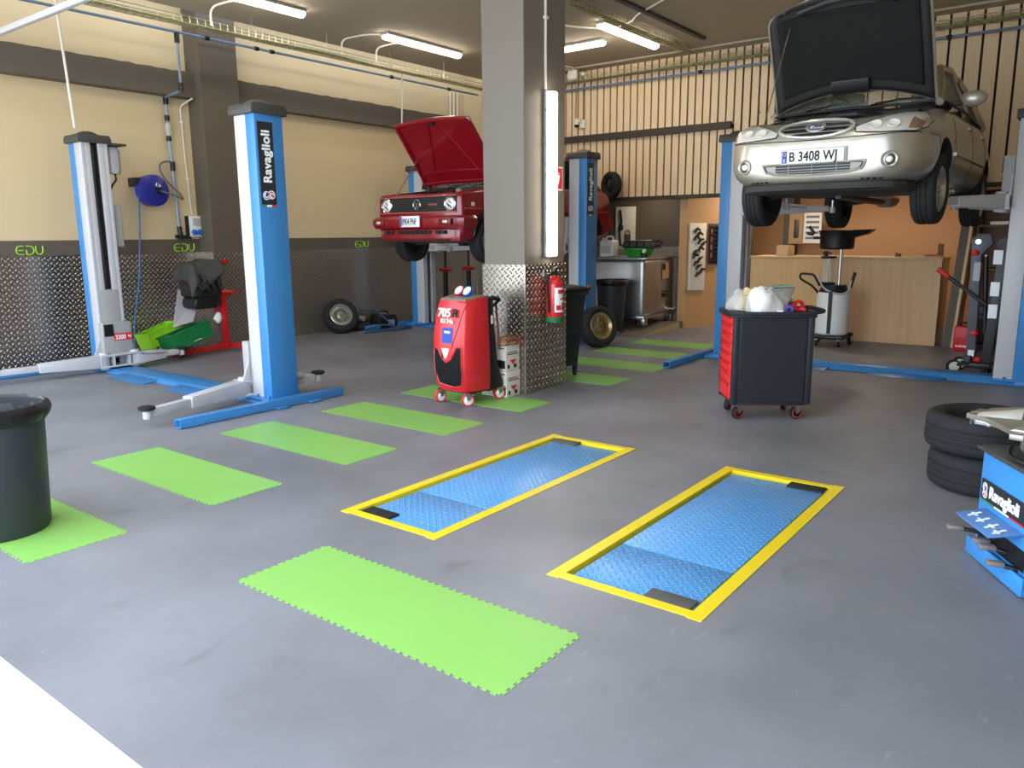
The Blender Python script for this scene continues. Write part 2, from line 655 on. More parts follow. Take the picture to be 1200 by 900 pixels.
# ---- recess below the slats
struct(MB().box(UB + .1, 15.2, VR, 8.6, 2.45, 2.6).build('ceiling_recess', CEILM, smooth=0))
b = MB()
b.box(13.3, 13.4, 5.0, 8.6, 0, 2.45)
b.box(12.03, 13.4, 8.2, 8.3, 0, 2.45)
struct(b.build('wall_recess_left', TAUPE, smooth=0))
struct(MB().box(13.285, 13.3, 5.2, 8.2, 0.1, 1.32).build('wainscot_recess', TREADW, smooth=0))
# angled tan wall with the tool boards
b = MB()
b.prism([(12.11, 5.637), (12.95, 5.20), (13.4, 5.05), (13.4, 5.17), (12.98, 5.32), (12.11, 5.77)], 'z', 0, 2.45)
struct(b.build('wall_recess_side', TANW, smooth=0))
struct(MB().box(14.6, 14.7, VR, 8.6, 0, 2.45).build('wall_reception', mat('reception_tan_paint', C(192, 142, 96), 0.65, 0, 0.04, 1.2), smooth=0))
struct(MB().box(14.25, 14.6, 4.62, 4.78, 0, 2.45).build('reception_column', TAUPE, smooth=0))
# low ramp under the tank
b = MB()
b.hull8([(10.55, 5.66, 0.0), (11.85, 5.66, 0.0), (11.85, 8.2, 0.0), (10.55, 8.2, 0), (10.55, 5.66, 0.004), (11.85, 5.66, 0.11), (11.85, 8.2, 0.11), (10.55, 8.2, 0.004)])
b.box(11.85, 13.3, 5.66, 8.2, 0, 0.11)
struct(b.build('ramp', mat('ramp_concrete', C(112, 104, 94), 0.6, 0, 0.1, 3), smooth=0))
struct(MB().hull8([(10.7, 5.645, 0.0), (11.95, 5.645, 0), (11.95, 5.66, 0), (10.7, 5.66, 0), (10.7, 5.645, 0.012), (11.95, 5.645, 0.115), (11.95, 5.66, 0.115), (10.7, 5.66, 0.012)]).build('trim_5', mat('tan_skirting', C(190, 168, 134), 0.6), smooth=0))

# ---- concrete pillar with tread plate base
PX0, PX1, PY0, PY1 = 6.09, 6.78, 4.5, 5.0
struct(MB().box(PX0, PX1, PY0, PY1, 0, ZC).build('pillar', PILP, smooth=0, bevel=0.01))
b = MB()
b.box(PX0 - 0.014, PX0 - 0.001, PY0 - 0.012, PY1 + 0.012, 0, 1.27)
b.box(PX1 + 0.001, PX1 + 0.014, PY0 - 0.012, PY1 + 0.012, 0, 1.27)
b.box(PX0 - 0.001, PX1 + 0.001, PY0 - 0.014, PY0 - 0.001, 0, 1.27)
b.box(PX0 - 0.001, PX1 + 0.001, PY1 + 0.001, PY1 + 0.014, 0, 1.27)
struct(b.build('wainscot_pillar', TREADW, smooth=0))
b = MB()
b.box(PX0 - 0.02, PX0 - 0.013, PY0 - 0.02, PY0 - 0.006, 0, 1.27)
b.box(PX0 - 0.013, PX0 - 0.004, PY0 - 0.02, PY0 - 0.013, 0, 1.27)
b.box(PX0 - 0.017, PX0 - 0.013, 4.78, 4.784, 0, 1.27)
struct(b.build('trim_6', ALU, smooth=0))

# ================================================================== green floor tiles
def teeth(a, b_, out, pitch=0.042, dep=0.012):
    """dovetail edge from a to b_, tabs towards out"""
    a, b_, out = Vector(a), Vector(b_), Vector(out)
    L = (b_ - a).length
    d = (b_ - a) / L
    n = round(L / pitch)
    p = L / n
    r = []
    for k in range(n):
        s = a + d * p * k
        r += [s + d * p * .27, s + d * p * .20 + out * dep, s + d * p * .80 + out * dep, s + d * p * .73]
    return r


def green_strip(x0, x1, y0, y1, label):
    b = MB()
    pl = [Vector((x0, y0))] + teeth((x0, y0), (x1, y0), (0, -1)) + [Vector((x1, y0))] + teeth((x1, y0), (x1, y1), (1, 0)) \
        + [Vector((x1, y1))] + teeth((x1, y1), (x0, y1), (0, 1)) + [Vector((x0, y1))] + teeth((x0, y1), (x0, y0), (-1, 0))
    b.prism([(p.x, p.y) for p in pl], 'z', 0.0003, 0.003)
    o = b.build('floor_mat', MAT_G, smooth=0)
    return tag(o, label, 'floor mat', 'green floor mats of the walkway')


green_strip(1.90, 2.40, 1.52, 3.04, 'large bright green floor mat nearest the camera, alone in front of the sunken platforms')
green_strip(1.40, 1.89, 4.06, 5.56, 'green floor mat under the black bin at the left edge')
green_strip(2.41, 2.90, 4.08, 5.58, 'green floor mat second in the row, just behind the one with the bin')
green_strip(3.43, 3.92, 4.08, 5.59, 'green floor mat in front of the near end of the blue lift base bar')
green_strip(4.43, 4.92, 4.07, 5.55, 'green floor mat between the tall blue post and the red service machine')
green_strip(5.44, 5.93, 4.08, 5.58, 'green floor mat under the red service machine at the foot of the pillar')
green_strip(6.96, 7.44, 4.07, 5.57, 'green floor mat just behind the pillar beside the black wheelie bin')
green_strip(7.97, 8.45, 4.07, 5.57, 'green floor mat second behind the pillar, before the tyre with gold rim')
green_strip(8.98, 9.46, 3.98, 5.5, 'green floor mat third behind the pillar, ending at the far blue post')
green_strip(9.98, 10.46, 3.98, 5.5, 'green floor mat farthest back, close to the low ramp')

# ================================================================== sunken scissor platforms
def platform(pit, label, padside):
    x0, x1, y0, y1 = pit
    t = thing('scissor_lift_platform', label, 'vehicle lift', ((x0 + x1) / 2, (y0 + y1) / 2, 0), 0, 'sunken blue platforms')
    hx, hy = (x1 - x0) / 2, (y1 - y0) / 2
    w = 0.055
    b = MB()
    for s in (-1, 1):
        b.box(-hx - .01, hx + .01, s * (hy - w / 2) - w / 2 - (0 if s > 0 else .01), s * (hy - w / 2) + w / 2 + (.01 if s > 0 else 0), -.012, .004)
        b.box(s * (hx - w / 2) - w / 2, s * (hx - w / 2) + w / 2, -hy + w, hy - w, -.012, .004)
        # inner lining of the frame going down
        b.box(-hx + w - .006, hx - w + .006, s * (hy - w) - (.006 if s < 0 else 0), s * (hy - w) + (.006 if s > 0 else 0), -.14, -.012)
        b.box(s * (hx - w) - (.006 if s < 0 else 0), s * (hx - w) + (.006 if s > 0 else 0), -hy + w, hy - w, -.14, -.012)
    b.build('frame', YELLOW, t, smooth=0)
    px, py = hx - w - .035, hy - w - .02
    b = MB()
    b.box(-px + .46, px - .0, -py, py, -.10, -.010)
    b.build('deck', TREADB, t, bevel=.006)
    b = MB()
    b.box(-px, -px + .453, -py, py, -.10, -.010)
    b.build('flap', TREADB, t, bevel=.006)
    b = MB()
    b.box(-px + .1, px - .1, -py + .1, py - .1, -.155, -.10)
    b.build('scissor_base', DSTEEL, t, smooth=0)
    s = padside
    for e in (-1, 1):
        b = MB()
        k = s
        b.box(e * (px - .02) - .05, e * (px - .02) + .05, min(k * py, k * (py - .22)), max(k * py, k * (py - .22)), -.012, .002)
        b.build('rubber_pad', mat('worn_rubber_pad', C(84, 82, 80), .7, 0, .3, 30) if (e < 0) == (s < 0) else BLACKR, t, bevel=.004)
    return t


platform(PITS[0], 'sunken blue tread plate platform in a yellow frame, the far left one of two', 1)
platform(PITS[1], 'sunken blue tread plate platform in a yellow frame, the near right one of two', -1)
# ================================================================== two post lifts
SIGNBG = mat('sign_dark', C(38, 40, 44), 0.5)


def logo(parent, org, right, up, s):
    """small two ball emblem, blue above red, outlined white"""
    r, u = Vector(right).normalized(), Vector(up).normalized()
    n = r.cross(u)
    org = Vector(org)
    for name, m, c, R, dz in (('emblem', WINK, (0.0, 0.2), 0.30, 0), ('emblem', WINK, (0.05, -0.22), 0.30, 0),
                              ('emblem', BLUEINK, (0.0, 0.2), 0.235, .0008), ('emblem', REDINK, (0.05, -0.22), 0.235, .0008)):
        b = MB()
        p = org + r * c[0] * s + u * c[1] * s
        b.cyl(p + n * dz, p + n * (dz + .001), R * s, n=14)
        b.build(name, m, parent, smooth=0)
    b = MB()
    p = org + r * .02 * s + n * .002
    b.tube([p + (r * cos(t) * .16 + u * sin(t) * .16 + u * .2) * s for t in (0.3, 1.2, 2.1, 3.0, 3.9, 4.6)], .045 * s, 6)
    b.tube([p + (r * cos(t) * .15 + u * sin(t) * .15 - u * .22) * s for t in (3.4, 2.4, 1.4, .4, -.6, -1.5)], .045 * s, 6)
    b.build('emblem', WINK, parent, smooth=0)


def lift_arm(parent, p0, p1, zpad, kind):
    """telescopic arm from carriage hinge p0 to pad p1"""
    p0, p1 = Vector(p0), Vector(p1)
    d = (p1 - p0)
    q = p0 + d * 0.62
    b = MB()
    b.beam(p0, q, .15, .15, .11, .10)
    b.cyl(p0 + Vector((0, 0, -.1)), p0 + Vector((0, 0, .1)), .055, n=16)
    a = b.build('arm', WHITEM, parent, bevel=.006)
    b = MB()
    b.beam(p0 + d * .5, p1 - d.normalized() * .05, .075, .065)
    b.cyl(p1 + Vector((0, 0, -.05)), p1 + Vector((0, 0, .02)), .035, n=14)
    b.build('arm_extension', WHITEM, a, bevel=.004)
    b = MB()
    b.cyl(p1 + Vector((0, 0, -.02)), p1 + Vector((0, 0, zpad - .03)), .018, n=12)
    b.build('pad_screw', STEEL, a)
    b = MB()
    b.lathe([(0, -.03), (.05, -.03), (.068, -.02), (.068, 0), (.055, .006), (0, .006)], p1 + Vector((0, 0, zpad)), n=20)
    b.build('arm_pad', BLACKR, a)
    # release rod along the arm
    b = MB()
    sd = d.cross(Vector((0, 0, 1))).normalized()
    b.tube([p0 + sd * .09 + d * .05 + Vector((0, 0, .05)), p0 + sd * .085 + d * .3 + Vector((0, 0, .03)), p0 + sd * .07 + d * .58 + Vector((0, 0, .02))], .007, 6)
    b.build('release_rod', STEEL, a)
    return a


def two_post_lift(label, x, ynear, yfar, zc, arms, zpad, sign=True, tag3200=True, far_bar=True, plate_z=.035):
    """posts at (x, ynear) and (x, yfar): outer faces; zc height of the carriage bottom"""
    t = thing('two_post_lift', label, 'car lift', (x, (ynear + yfar) / 2, 0), 0, 'blue two post lifts')
    half = (yfar - ynear) / 2
    H = 2.70
    W = .30
    for s in (-1, 1):                     # -1: near post, +1: far post;  outwards is s
        def Y(d):                         # d: distance inwards from the outer face
            return s * (half - d)

        def bx(b, x0, x1, d0, d1, z0, z1):
            y0, y1 = sorted((Y(d0), Y(d1)))
            b.box(x0, x1, y0, y1, z0, z1)
        b = MB()
        bx(b, -W / 2, W / 2, 0, .13, .06, H - .06)
        post = b.build('post', BLUE, t, bevel=.006)
        b = MB()                          # pale C rails on the inner side, with the dark slot between
        for e in (-1, 1):
            bx(b, e * W / 2 - (.04 if e > 0 else 0), e * W / 2 + (.04 if e < 0 else 0), .131, .30, .06, H - .07)
            a0, a1 = sorted((e * (W / 2 - .0402), e * .045))
            bx(b, a0, a1, .262, .2995, .06, H - .07)
        b.build('rail', WHITEM, post, bevel=.004)
        b = MB()
        bx(b, -.105, .105, .131, .16, .07, H - .08)
        b.build('slot_back', DKPL, post, smooth=0)
        b = MB()
        y = Y(.23)
        b.cyl((.0, y, .1), (.0, y, H - .1), .022, n=14)
        b.build('lifting_screw', DSTEEL, post)
        b = MB()                          # cap
        y0, y1 = sorted((Y(-.025), Y(.33)))
        b.prism([(-.19, 0), (.19, 0), (.19, .05), (.17, .09), (-.17, .09), (-.19, .05)], 'y', y0, y1)
        b.M = Matrix.Translation((0, (y0 + y1) / 2, .085))
        b.lathe([(0, .055), (.05, .05), (.1, .03), (.14, 0)], n=20)
        b.build('post_cap', DKPL, post, bevel=.006, loc=(0, 0, H - .075))
        b = MB()
        y0, y1 = sorted((Y(-.012), Y(.3)))
        b.box(-.2, .2, y0, y1, .045, .062)
        for ex in (-.17, .17):
            for d in (.03, .2):
                b.cyl((ex, Y(d), .06), (ex, Y(d), .085), .014, n=6)
        b.build('foot_plate', BLUE, post, bevel=.002)
        b = MB()
        for zz in (2.62,):
            b.cyl((0, Y(0), zz), (0, Y(-.008), zz), .012, n=8)
        b.build('bolt', STEEL, post)
        # floor bar along the driving direction
        if s < 0 or far_bar:
            b = MB()
            yb = Y(-.14)
            x0, x1 = -1.18, .55
            b.box(x0, x1, yb - .045, yb + .045, .006, .014)
            b.box(x0, x1, yb - .045, yb + .045, .072, .08)
            b.box(x0, x1, yb - .045, yb - .037, .014, .072)
            b.box(x0, x1, yb + .037, yb + .045, .014, .072)
            y0, y1 = sorted((Y(-.095), Y(.1)))
            b.box(-.2, .2, y0, y1, .006, .046)
            for ex in (-.25, .12):
                b.box(ex, ex + .12, yb + s * .045 - .05, yb + s * .045 + .05, .006, .02)
            b.build('floor_bar', BLUE, t, bevel=.002)
        # carriage
        c = MB()
        bx(c, -.17, .17, .302, .40, zc + .10, zc + .52)
        bx(c, -.115, .115, .18, .30, zc + .12, zc + .9)
        car = c.build('carriage', GREYM, t, bevel=.006)
        c = MB()
        bx(c, -.25, .25, .30, .47, zc - .0, zc + .02)
        bx(c, -.25, .25, .30, .47, zc + .13, zc + .15)
        for ex in (-.25, -.10, .085, .235):
            bx(c, ex, ex + .016, .31, .46, zc + .02, zc + .13)
        for e in (-1, 1):
            y0, y1 = Y(.302), Y(.32)
            c.prism([(e * .17, zc + .15), (e * .25, zc + .15), (e * .17, zc + .34)], 'y', min(y0, y1), max(y0, y1))
        c.build('yoke', WHITEM, car, bevel=.003)
        c = MB()
        bx(c, -.155, -.05, .40, .41, zc + .36, zc + .50)
        c.build('carriage_cover', BLACK, car, smooth=0)
        if tag3200 and s > 0:
            c = MB()
            bx(c, -.045, .165, .40, .403, zc + .30, zc + .385)
            c.build('load_label', REDINK, car, smooth=0)
            text('load_label', '3200', .075, WINK, car, (-.035, Y(.404), zc + .315), (1, 0, 0), (0, 0, 1), .001, .002, sx=.85)
            text('load_label', 'kg', .04, WINK, car, (.118, Y(.404), zc + .335), (1, 0, 0), (0, 0, 1), .001, .001)
        for e in (-1, 1):
            h = Vector((e * .18, Y(.39), zc + .075))
            key = ('near' if s < 0 else 'far', e)
            dx, dy = arms[key]
            lift_arm(t, h, (dx, dy if s < 0 else dy, zc + .075), zpad, 0)
        if s < 0 and sign:
            c = MB()
            bx(c, -.125, .035, -.003, 0, 1.84, 2.56)
            c.build('brand_sign', SIGNBG, post, smooth=0)
            text('brand_lettering', 'Ravaglioli', .122, WINK, post, (.0 - .005, Y(-.0032), 2.03), (0, 0, 1), (-1, 0, 0), .001, .0045, sx=.95, space=1.05)
            logo(post, (-.045, Y(-.0035), 1.92), (0, 0, 1), (-1, 0, 0), .13)
            for k, mm in enumerate((mat('flag_green', C(60, 140, 70), .6), WINK, REDINK)):
                c = MB()
                bx(c, -.125 + k * .053, -.072 + k * .053, -.003, 0, 1.82, 1.838)
                c.build('flag_stripe', mm, post, smooth=0)
        if s > 0:
            # motor under the cap and a control box lower down
            c = MB()
            c.lathe([(0, 0), (.075, 0), (.08, .02), (.08, .26), (.06, .30), (0, .30)], (.245, Y(.2), H - .40), n=20)
            for k in range(10):
                a = 2 * PI * k / 10
                c.box(.245 + .08 * cos(a) - .004, .245 + .08 * cos(a) + .004, Y(.2) + .08 * sin(a) - .004, Y(.2) + .08 * sin(a) + .004, H - .36, H - .13)
            c.build('motor', GREYM, post, bevel=0)
            c = MB()
            bx(c, .15, .36, .1, .33, H - .085, H - .06)
            c.build('motor_plate', DKPL, post, bevel=.004)
            c = MB()
            c.tube([(.24, Y(.24), H - .40), (.235, Y(.26), H - .47), (.19, Y(.25), H - .53), (.17, Y(.22), H - .6)], .012, 8)
            c.build('motor_cable', BLACK, post)
            c = MB()
            bx(c, .152, .27, .03, .25, 1.45, 1.95)
            c.build('control_box', GREYM, post, bevel=.02, seg=3)
    # bridge over the floor between the posts
    b = MB()
    y0, y1 = -half + .02, half - .05
    b.prism([(-.2, .004), (.2, .004), (.15, plate_z), (-.15, plate_z)], 'y', y0, y1)
    b.box(-.135, .135, y0, y1, plate_z, plate_z + .006)
    for yy in (.25, -.95):
        b.prism([(-.36, .004), (-.15, .004), (-.15, .03), (-.34, .008)], 'y', yy, yy + .75)
    b.build('bridge_plate', BLUE, t, bevel=.003)
    return t


# lift 1, nearest, empty, arms parked along the driving direction
two_post_lift('empty blue two post lift nearest the camera, its grey arms lowered to the floor', 4.48, 6.15, 9.72, .06,
              {('near', -1): (-1.32, -1.72), ('near', 1): (.62, -1.50), ('far', -1): (-1.30, 1.52), ('far', 1): (.80, 1.42)}, .05)
# lift 2, behind the pillar, under the red car
two_post_lift('blue two post lift behind the pillar, holding the red car up', 9.98, 6.15, 9.72, 1.29,
              {('near', -1): (-1.1, -1.15 + .0), ('near', 1): (.45, -1.15), ('far', -1): (-1.1, .02), ('far', 1): (.45, .02)}, .115, tag3200=False)
# lift 3, right, under the silver car
two_post_lift('blue two post lift at the right, holding the silver car up', 9.46, .58, 3.92, 1.76,
              {('near', -1): (-1.05, -.76), ('near', 1): (.62, -.76), ('far', -1): (-1.05, .55), ('far', 1): (.62, .55)}, .13, sign=False, tag3200=False, plate_z=.06)
# ================================================================== wheels
def tyre_profile(R, w, rr):
    h = w / 2
    return [(rr, -h * .8), (rr + .012, -h * .95), ((R + rr) / 2, -h * 1.06), (R - .03, -h * .98), (R - .008, -h * .84), (R, -h * .6),
            (R, -h * .42), (R - .008, -h * .40), (R - .008, -h * .34), (R, -h * .32), (R, -.012), (R - .008, -.009), (R - .008, .009), (R, .012),
            (R, h * .32), (R - .008, h * .34), (R - .008, h * .40), (R, h * .42), (R, h * .6), (R - .008, h * .84), (R - .03, h * .98),
            ((R + rr) / 2, h * 1.06), (rr + .012, h * .95), (rr, h * .8), (rr - .01, 0)]


def wheel_parts(parent, c, axis, R, w, rr, rimmat, style='spoke', names=('tyre', 'rim'), disc=True):
    """axis points to the outer (visible) side"""
    c = Vector(c)
    ax = Vector(axis).normalized()
    b = MB()
    b.lathe(tyre_profile(R, w, rr), c, ax, 36, closed=True)
    ty = b.build(names[0], TYRE, parent, smooth=40)
    a, u, d = frame(ax)
    h = w / 2

    def P(r, t, z):
        return c + a * r * cos(t) + u * r * sin(t) + d * z
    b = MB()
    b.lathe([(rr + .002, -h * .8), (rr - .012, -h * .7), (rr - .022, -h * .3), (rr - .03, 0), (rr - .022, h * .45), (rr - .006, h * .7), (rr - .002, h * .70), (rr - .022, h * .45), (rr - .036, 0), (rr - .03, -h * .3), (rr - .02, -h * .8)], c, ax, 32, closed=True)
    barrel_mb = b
    b = MB()
    b.lathe([(rr - .004, h * .68), (rr + .006, h * .86), (rr - .004, h * .92), (rr - .016, h * .74), (rr - .030, h * .5), (rr - .024, h * .44)], c, ax, 36, closed=True)
    hub = .055
    if style == 'mesh':                     # lattice rim
        n = 13
        for k in range(n):
            t = 2 * PI * k / n
            for s in (-1, 1):
                b.beam(P(hub * .9, t, h * .42), P(rr - .02, t + s * 2 * PI / n * .9, h * .5), .0085, .018, up=d)
        b.lathe([(0, h * .55), (.03, h * .56), (hub, h * .48), (hub + .015, h * .3), (hub, h * .1), (0, h * .1)], c, ax, 24)
        b.lathe([(rr - .03, h * .45), (rr - .06, h * .5), (rr - .06, h * .44), (rr - .03, h * .3)], c, ax, 32, closed=True)
    else:
        n = 10
        for k in range(n):
            t = 2 * PI * k / n
            b.beam(P(hub * .8, t, h * .5), P(rr - .025, t, h * .55), .038, .022, .03, .02, up=d)
        b.lathe([(0, h * .72), (.035, h * .7), (hub + .02, h * .55), (hub + .025, h * .35), (0, h * .3)], c, ax, 24)
    rim = b.build(names[1], rimmat, parent, smooth=40)
    barrel_mb.build('barrel', mat('shaded_barrel', C(58, 54, 50), .5, .5), rim, smooth=40)  # darker than the rim paint: shade inside the barrel put into its colour
    if disc:
        b = MB()
        b.cyl(c + d * (h * .05), c + d * (h * .10), rr - .045, n=24)
        b.build('brake_disc', DSTEEL, rim)
    b = MB()
    for k in range(5):
        t = 2 * PI * k / 5 + .2
        b.cyl(P(.03, t, h * .5), P(.03, t, h * .75), .006, n=6)
    b.build('wheel_bolt', DSTEEL, rim)
    return ty, rim


def car_wheel(parent, c, side, R=.305, w=.2, rr=.19, rimmat=ALU, style='spoke', steer=0.0):
    e = bpy.data.objects.new('wheel', None)
    COL.objects.link(e)
    e.parent = parent
    e.location = c
    e.rotation_euler = (0, 0, steer)
    wheel_parts(e, (0, 0, 0), (0, side, 0), R, w, rr, rimmat, style)
    return e


# ================================================================== helpers for bodies
def loft(b, stations, ring):
    rows = []
    for st in stations:
        half = ring(*st)
        pts = half + [(x, -y, z) for x, y, z in half[-2:0:-1]]
        rows.append([b.v(p) for p in pts])
    n = len(rows[0])
    for A, B in zip(rows, rows[1:]):
        for i in range(n):
            b.f([A[i], A[(i + 1) % n], B[(i + 1) % n], B[i]])
    b.f(rows[0][::-1])
    b.f(rows[-1])


def bvh_of(o):
    me = o.data
    return BVHTree.FromPolygons([v.co.copy() for v in me.vertices], [list(p.vertices) for p in me.polygons])


class Proj:
    """drops outlines onto a body along a direction (details that lie on its skin)"""

    def __init__(s, o, d=(1, 0, 0), back=3.0):
        s.t = bvh_of(o)
        s.d = Vector(d).normalized()
        s.back = back

    def hit(s, p, off=0.0):
        p = Vector(p)
        loc, n, i, dist = s.t.ray_cast(p - s.d * s.back, s.d)
        if loc is None:
            loc, n, i, dist = s.t.find_nearest(p)
        if n.dot(s.d) > 0:
            n = -n
        return loc + n * off, n

    def patch(s, b, outline, off=.004, rings=5, skirt=.012, centre=None):
        pts = [Vector(p) for p in outline]
        c = Vector(centre) if centre else sum(pts, Vector()) / len(pts)
        rows = []
        for k in range(1, rings + 1):
            rows.append([b.v(s.hit(c.lerp(p, k / rings), off)[0]) for p in pts])
        cv = b.v(s.hit(c, off)[0])
        n = len(pts)
        for i in range(n):
            b.f([cv, rows[0][i], rows[0][(i + 1) % n]])
        for A, B in zip(rows, rows[1:]):
            for i in range(n):
                b.f([A[i], B[i], B[(i + 1) % n], A[(i + 1) % n]])
        if skirt:
            low = [b.v(s.hit(p, off - skirt)[0]) for p in pts]
            for i in range(n):
                b.f([rows[-1][i], low[i], low[(i + 1) % n], rows[-1][(i + 1) % n]])

    def line(s, b, pts, r, off=.0, closed=False, n=8):
        b.tube([s.hit(p, off)[0] for p in pts], r, n, closed)


def ell(cy, cz, ry, rz, n=28, x=0, pw=1.0):
    o = []
    for i in range(n):
        t = 2 * PI * i / n
        c, s_ = cos(t), sin(t)
        o.append((x, cy + ry * math.copysign(abs(c) ** pw, c), cz + rz * math.copysign(abs(s_) ** pw, s_)))
    return o


def dense(poly, k=6, closed=True):
    o = []
    n = len(poly)
    for i in range(n if closed else n - 1):
        a, c = Vector(poly[i]), Vector(poly[(i + 1) % n])
        for j in range(k):
            o.append(a.lerp(c, j / k))
    if not closed:
        o.append(Vector(poly[-1]))
    return o


# ================================================================== silver saloon
def silver_car():
    t = thing('car', 'silver saloon car with open bonnet raised high on the lift at the right', 'car', (7.02, 2.14, 1.745))
    #      x     yb   zb    ys   zs    yt    zt    zc
    ST = [(0.000, .34, .27, .50, .42, .44, .56, .575),
          (0.030, .50, .235, .64, .42, .56, .64, .655),
          (0.110, .60, .215, .74, .42, .67, .70, .72),
          (0.240, .68, .205, .805, .43, .755, .755, .765),
          (0.420, .73, .20, .845, .44, .79, .80, .82),
          (0.680, .76, .20, .868, .46, .785, .815, .86),
          (0.950, .77, .20, .875, .48, .785, .87, .915),
          (1.200, .77, .20, .875, .50, .785, .915, .95),
          (1.600, .77, .20, .872, .50, .79, .945, .965),
          (2.300, .77, .20, .872, .50, .79, .955, .97),
          (3.000, .77, .20, .872, .50, .785, .965, .98),
          (3.600, .76, .20, .868, .50, .77, .975, .99),
          (4.100, .72, .22, .84, .50, .73, .975, 1.0),
          (4.420, .64, .25, .77, .50, .66, .95, .98),
          (4.520, .52, .30, .66, .52, .56, .90, .92),
          (4.550, .40, .38, .50, .55, .44, .82, .83)]

    def ring(x, yb, zb, ys, zs, yt, zt, zc):
        return [(x, 0, zb), (x, yb * .6, zb), (x, yb, zb + .012), (x, ys - .012, zs - .11), (x, ys, zs + .03), (x, (ys + yt) / 2 + .012, (zs + zt) / 2 + .06),
                (x, yt, zt - .012), (x, yt * .72, (zt + zc) / 2), (x, 0, zc)]
    b = MB()
    loft(b, ST, ring)
    body = b.build('body', [SILVER, UNDER], t, smooth=60, sub=2)
    bake(body)
    P = Proj(body)
    # wheel arches and engine bay
    for wx, R in ((.93, .345), (3.63, .345)):
        for s in (-1, 1):
            c = MB()
            c.cyl((wx, s * .56, .27), (wx, s * 1.2, .27), R, n=40)
            co = c.build('cutter', [SILVER, UNDER], smooth=0)
            for p in co.data.polygons:
                p.material_index = 1
            cut(body, co)
    c = MB()
    out = [(.17, 0), (.185, .25), (.25, .44), (.40, .62), (.70, .70), (1.12, .70), (1.16, .4), (1.10, 0)]
    out = out + [(x, -y) for x, y in out[-2:0:-1]]
    c.prism(out, 'z', .42, 1.4)
    co = c.build('cutter', [SILVER, UNDER], smooth=0)
    for p in co.data.polygons:
        p.material_index = 1
    cut(body, co)
    body.data.polygons.foreach_set('use_smooth', [True] * len(body.data.polygons))
    body.data.set_sharp_from_angle(angle=math.radians(40))

    # ---- nose
    g = bpy.data.objects.new('grille', None)
    COL.objects.link(g)
    g.parent = t
    zc, zr = .668, .075
    b = MB()
    P.patch(b, ell(0, zc, .295, zr - .004), .006, 4, .02)
    b.build('grille_back', BLACK, g, smooth=60)
    b = MB()
    P.line(b, ell(0, zc, .305, zr, 48), .016, .012, True, 10)
    b.build('grille_ring', mat('silver_trim', C(214, 212, 206), .22, .6), g)
    b = MB()
    for z in (-.035, 0, .035):
        w_ = .295 * math.sqrt(max(0, 1 - (z / zr) ** 2)) - .01
        P.line(b, dense([(0, -w_, zc + z), (0, w_, zc + z)], 14, False), .0065, .014, False, 6)
    b.build('grille_bar', STEEL, g)
    b = MB()
    P.patch(b, ell(0, zc, .085, .034), .026, 3, .014)
    bd = b.build('badge', mat('silver_trim', C(214, 212, 206)), g, smooth=60)
    b = MB()
    P.patch(b, ell(0, zc, .074, .026), .0285, 3, .002)
    b.build('badge', mat('badge_grey_blue', C(105, 112, 125), .3, .4), bd, smooth=60)
    hx = P.hit((0, 0, zc), .031)[0].x - .010
    text('badge_lettering', 'Ford', .056, WINK, bd, (hx, 0.0, zc - .014), (0, -1, 0), (0, 0, 1), .0015, .0, .45, 'CENTER')

    # headlamps
    for s in (-1, 1):
        ol = dense([(0, s * .315, .655), (0, s * .33, .615), (0, s * .55, .60), (0, s * .745, .605), (0, s * .805, .645), (0, s * .815, .71), (0, s * .755, .785), (0, s * .60, .765), (0, s * .45, .715)], 3)
        b = MB()
        P.patch(b, ol, .006, 6, .02, (0, s * .56, .66))
        h = b.build('headlamp', LAMPGL, t, smooth=60)
        b = MB()
        for cy in (.47, .60):
            p, n = P.hit((0, s * cy, .66), .010)
            b.lathe([(0, .0), (.035, .002), (.048, .008), (.05, .0)], p, n, 18)
        b.build('reflector', mat('pale_reflector', C(240, 238, 230), .3, .2), h)
        b = MB()
        P.patch(b, dense([(0, s * .70, .625), (0, s * .775, .63), (0, s * .79, .68), (0, s * .715, .72)], 3), .009, 3, .006)
        b.build('indicator', mat('smoked_lens', C(150, 122, 100), .12, .2), h, smooth=60)
        b = MB()
        P.line(b, ol, .005, .004, True, 6)
        b.build('headlamp_seal', BLACK, h)
    # number plate
    pz = .445
    pl = bpy.data.objects.new('number_plate', None)
    COL.objects.link(pl)
    pl.parent = t
    px = P.hit((0, 0, pz), .0)[0].x - .022
    b = MB()
    b.box(px, px + .014, -.26, .26, pz - .057, pz + .057)
    b.build('plate_blank', WHITE, pl, bevel=.003)
    b = MB()
    b.box(px + .010, px + .05, -.28, .27, pz - .066, pz + .062)
    b.build('plate_holder', GREYM, pl, bevel=.004)
    b = MB()
    b.box(px - .001, px, .212, .254, pz - .05, pz + .05)
    b.build('country_band', BLUEINK, pl, smooth=0)
    text('plate_lettering', 'E', .04, WINK, pl, (px - .0015, .243, pz - .042), (0, -1, 0), (0, 0, 1), .0008)
    b = MB()
    for k in range(12):
        a = 2 * PI * k / 12
        b.box(px - .002, px - .001, .233 + .013 * cos(a) - .0022, .233 + .013 * cos(a) + .0022, pz + .024 + .013 * sin(a) - .0022, pz + .024 + .013 * sin(a) + .0022)
    b.build('country_stars', mat('star_yellow', C(235, 205, 60)), pl, smooth=0)
    text('plate_lettering', 'B 3408 WJ', .112, INK, pl, (px - .0015, .195, pz - .038), (0, -1, 0), (0, 0, 1), .0008, .0022, sx=.80, space=1.02)
    # lower intake
    il = dense([(0, -.43, .385), (0, -.40, .325), (0, -.28, .30), (0, 0, .292), (0, .28, .30), (0, .40, .325), (0, .43, .385)], 4, False)
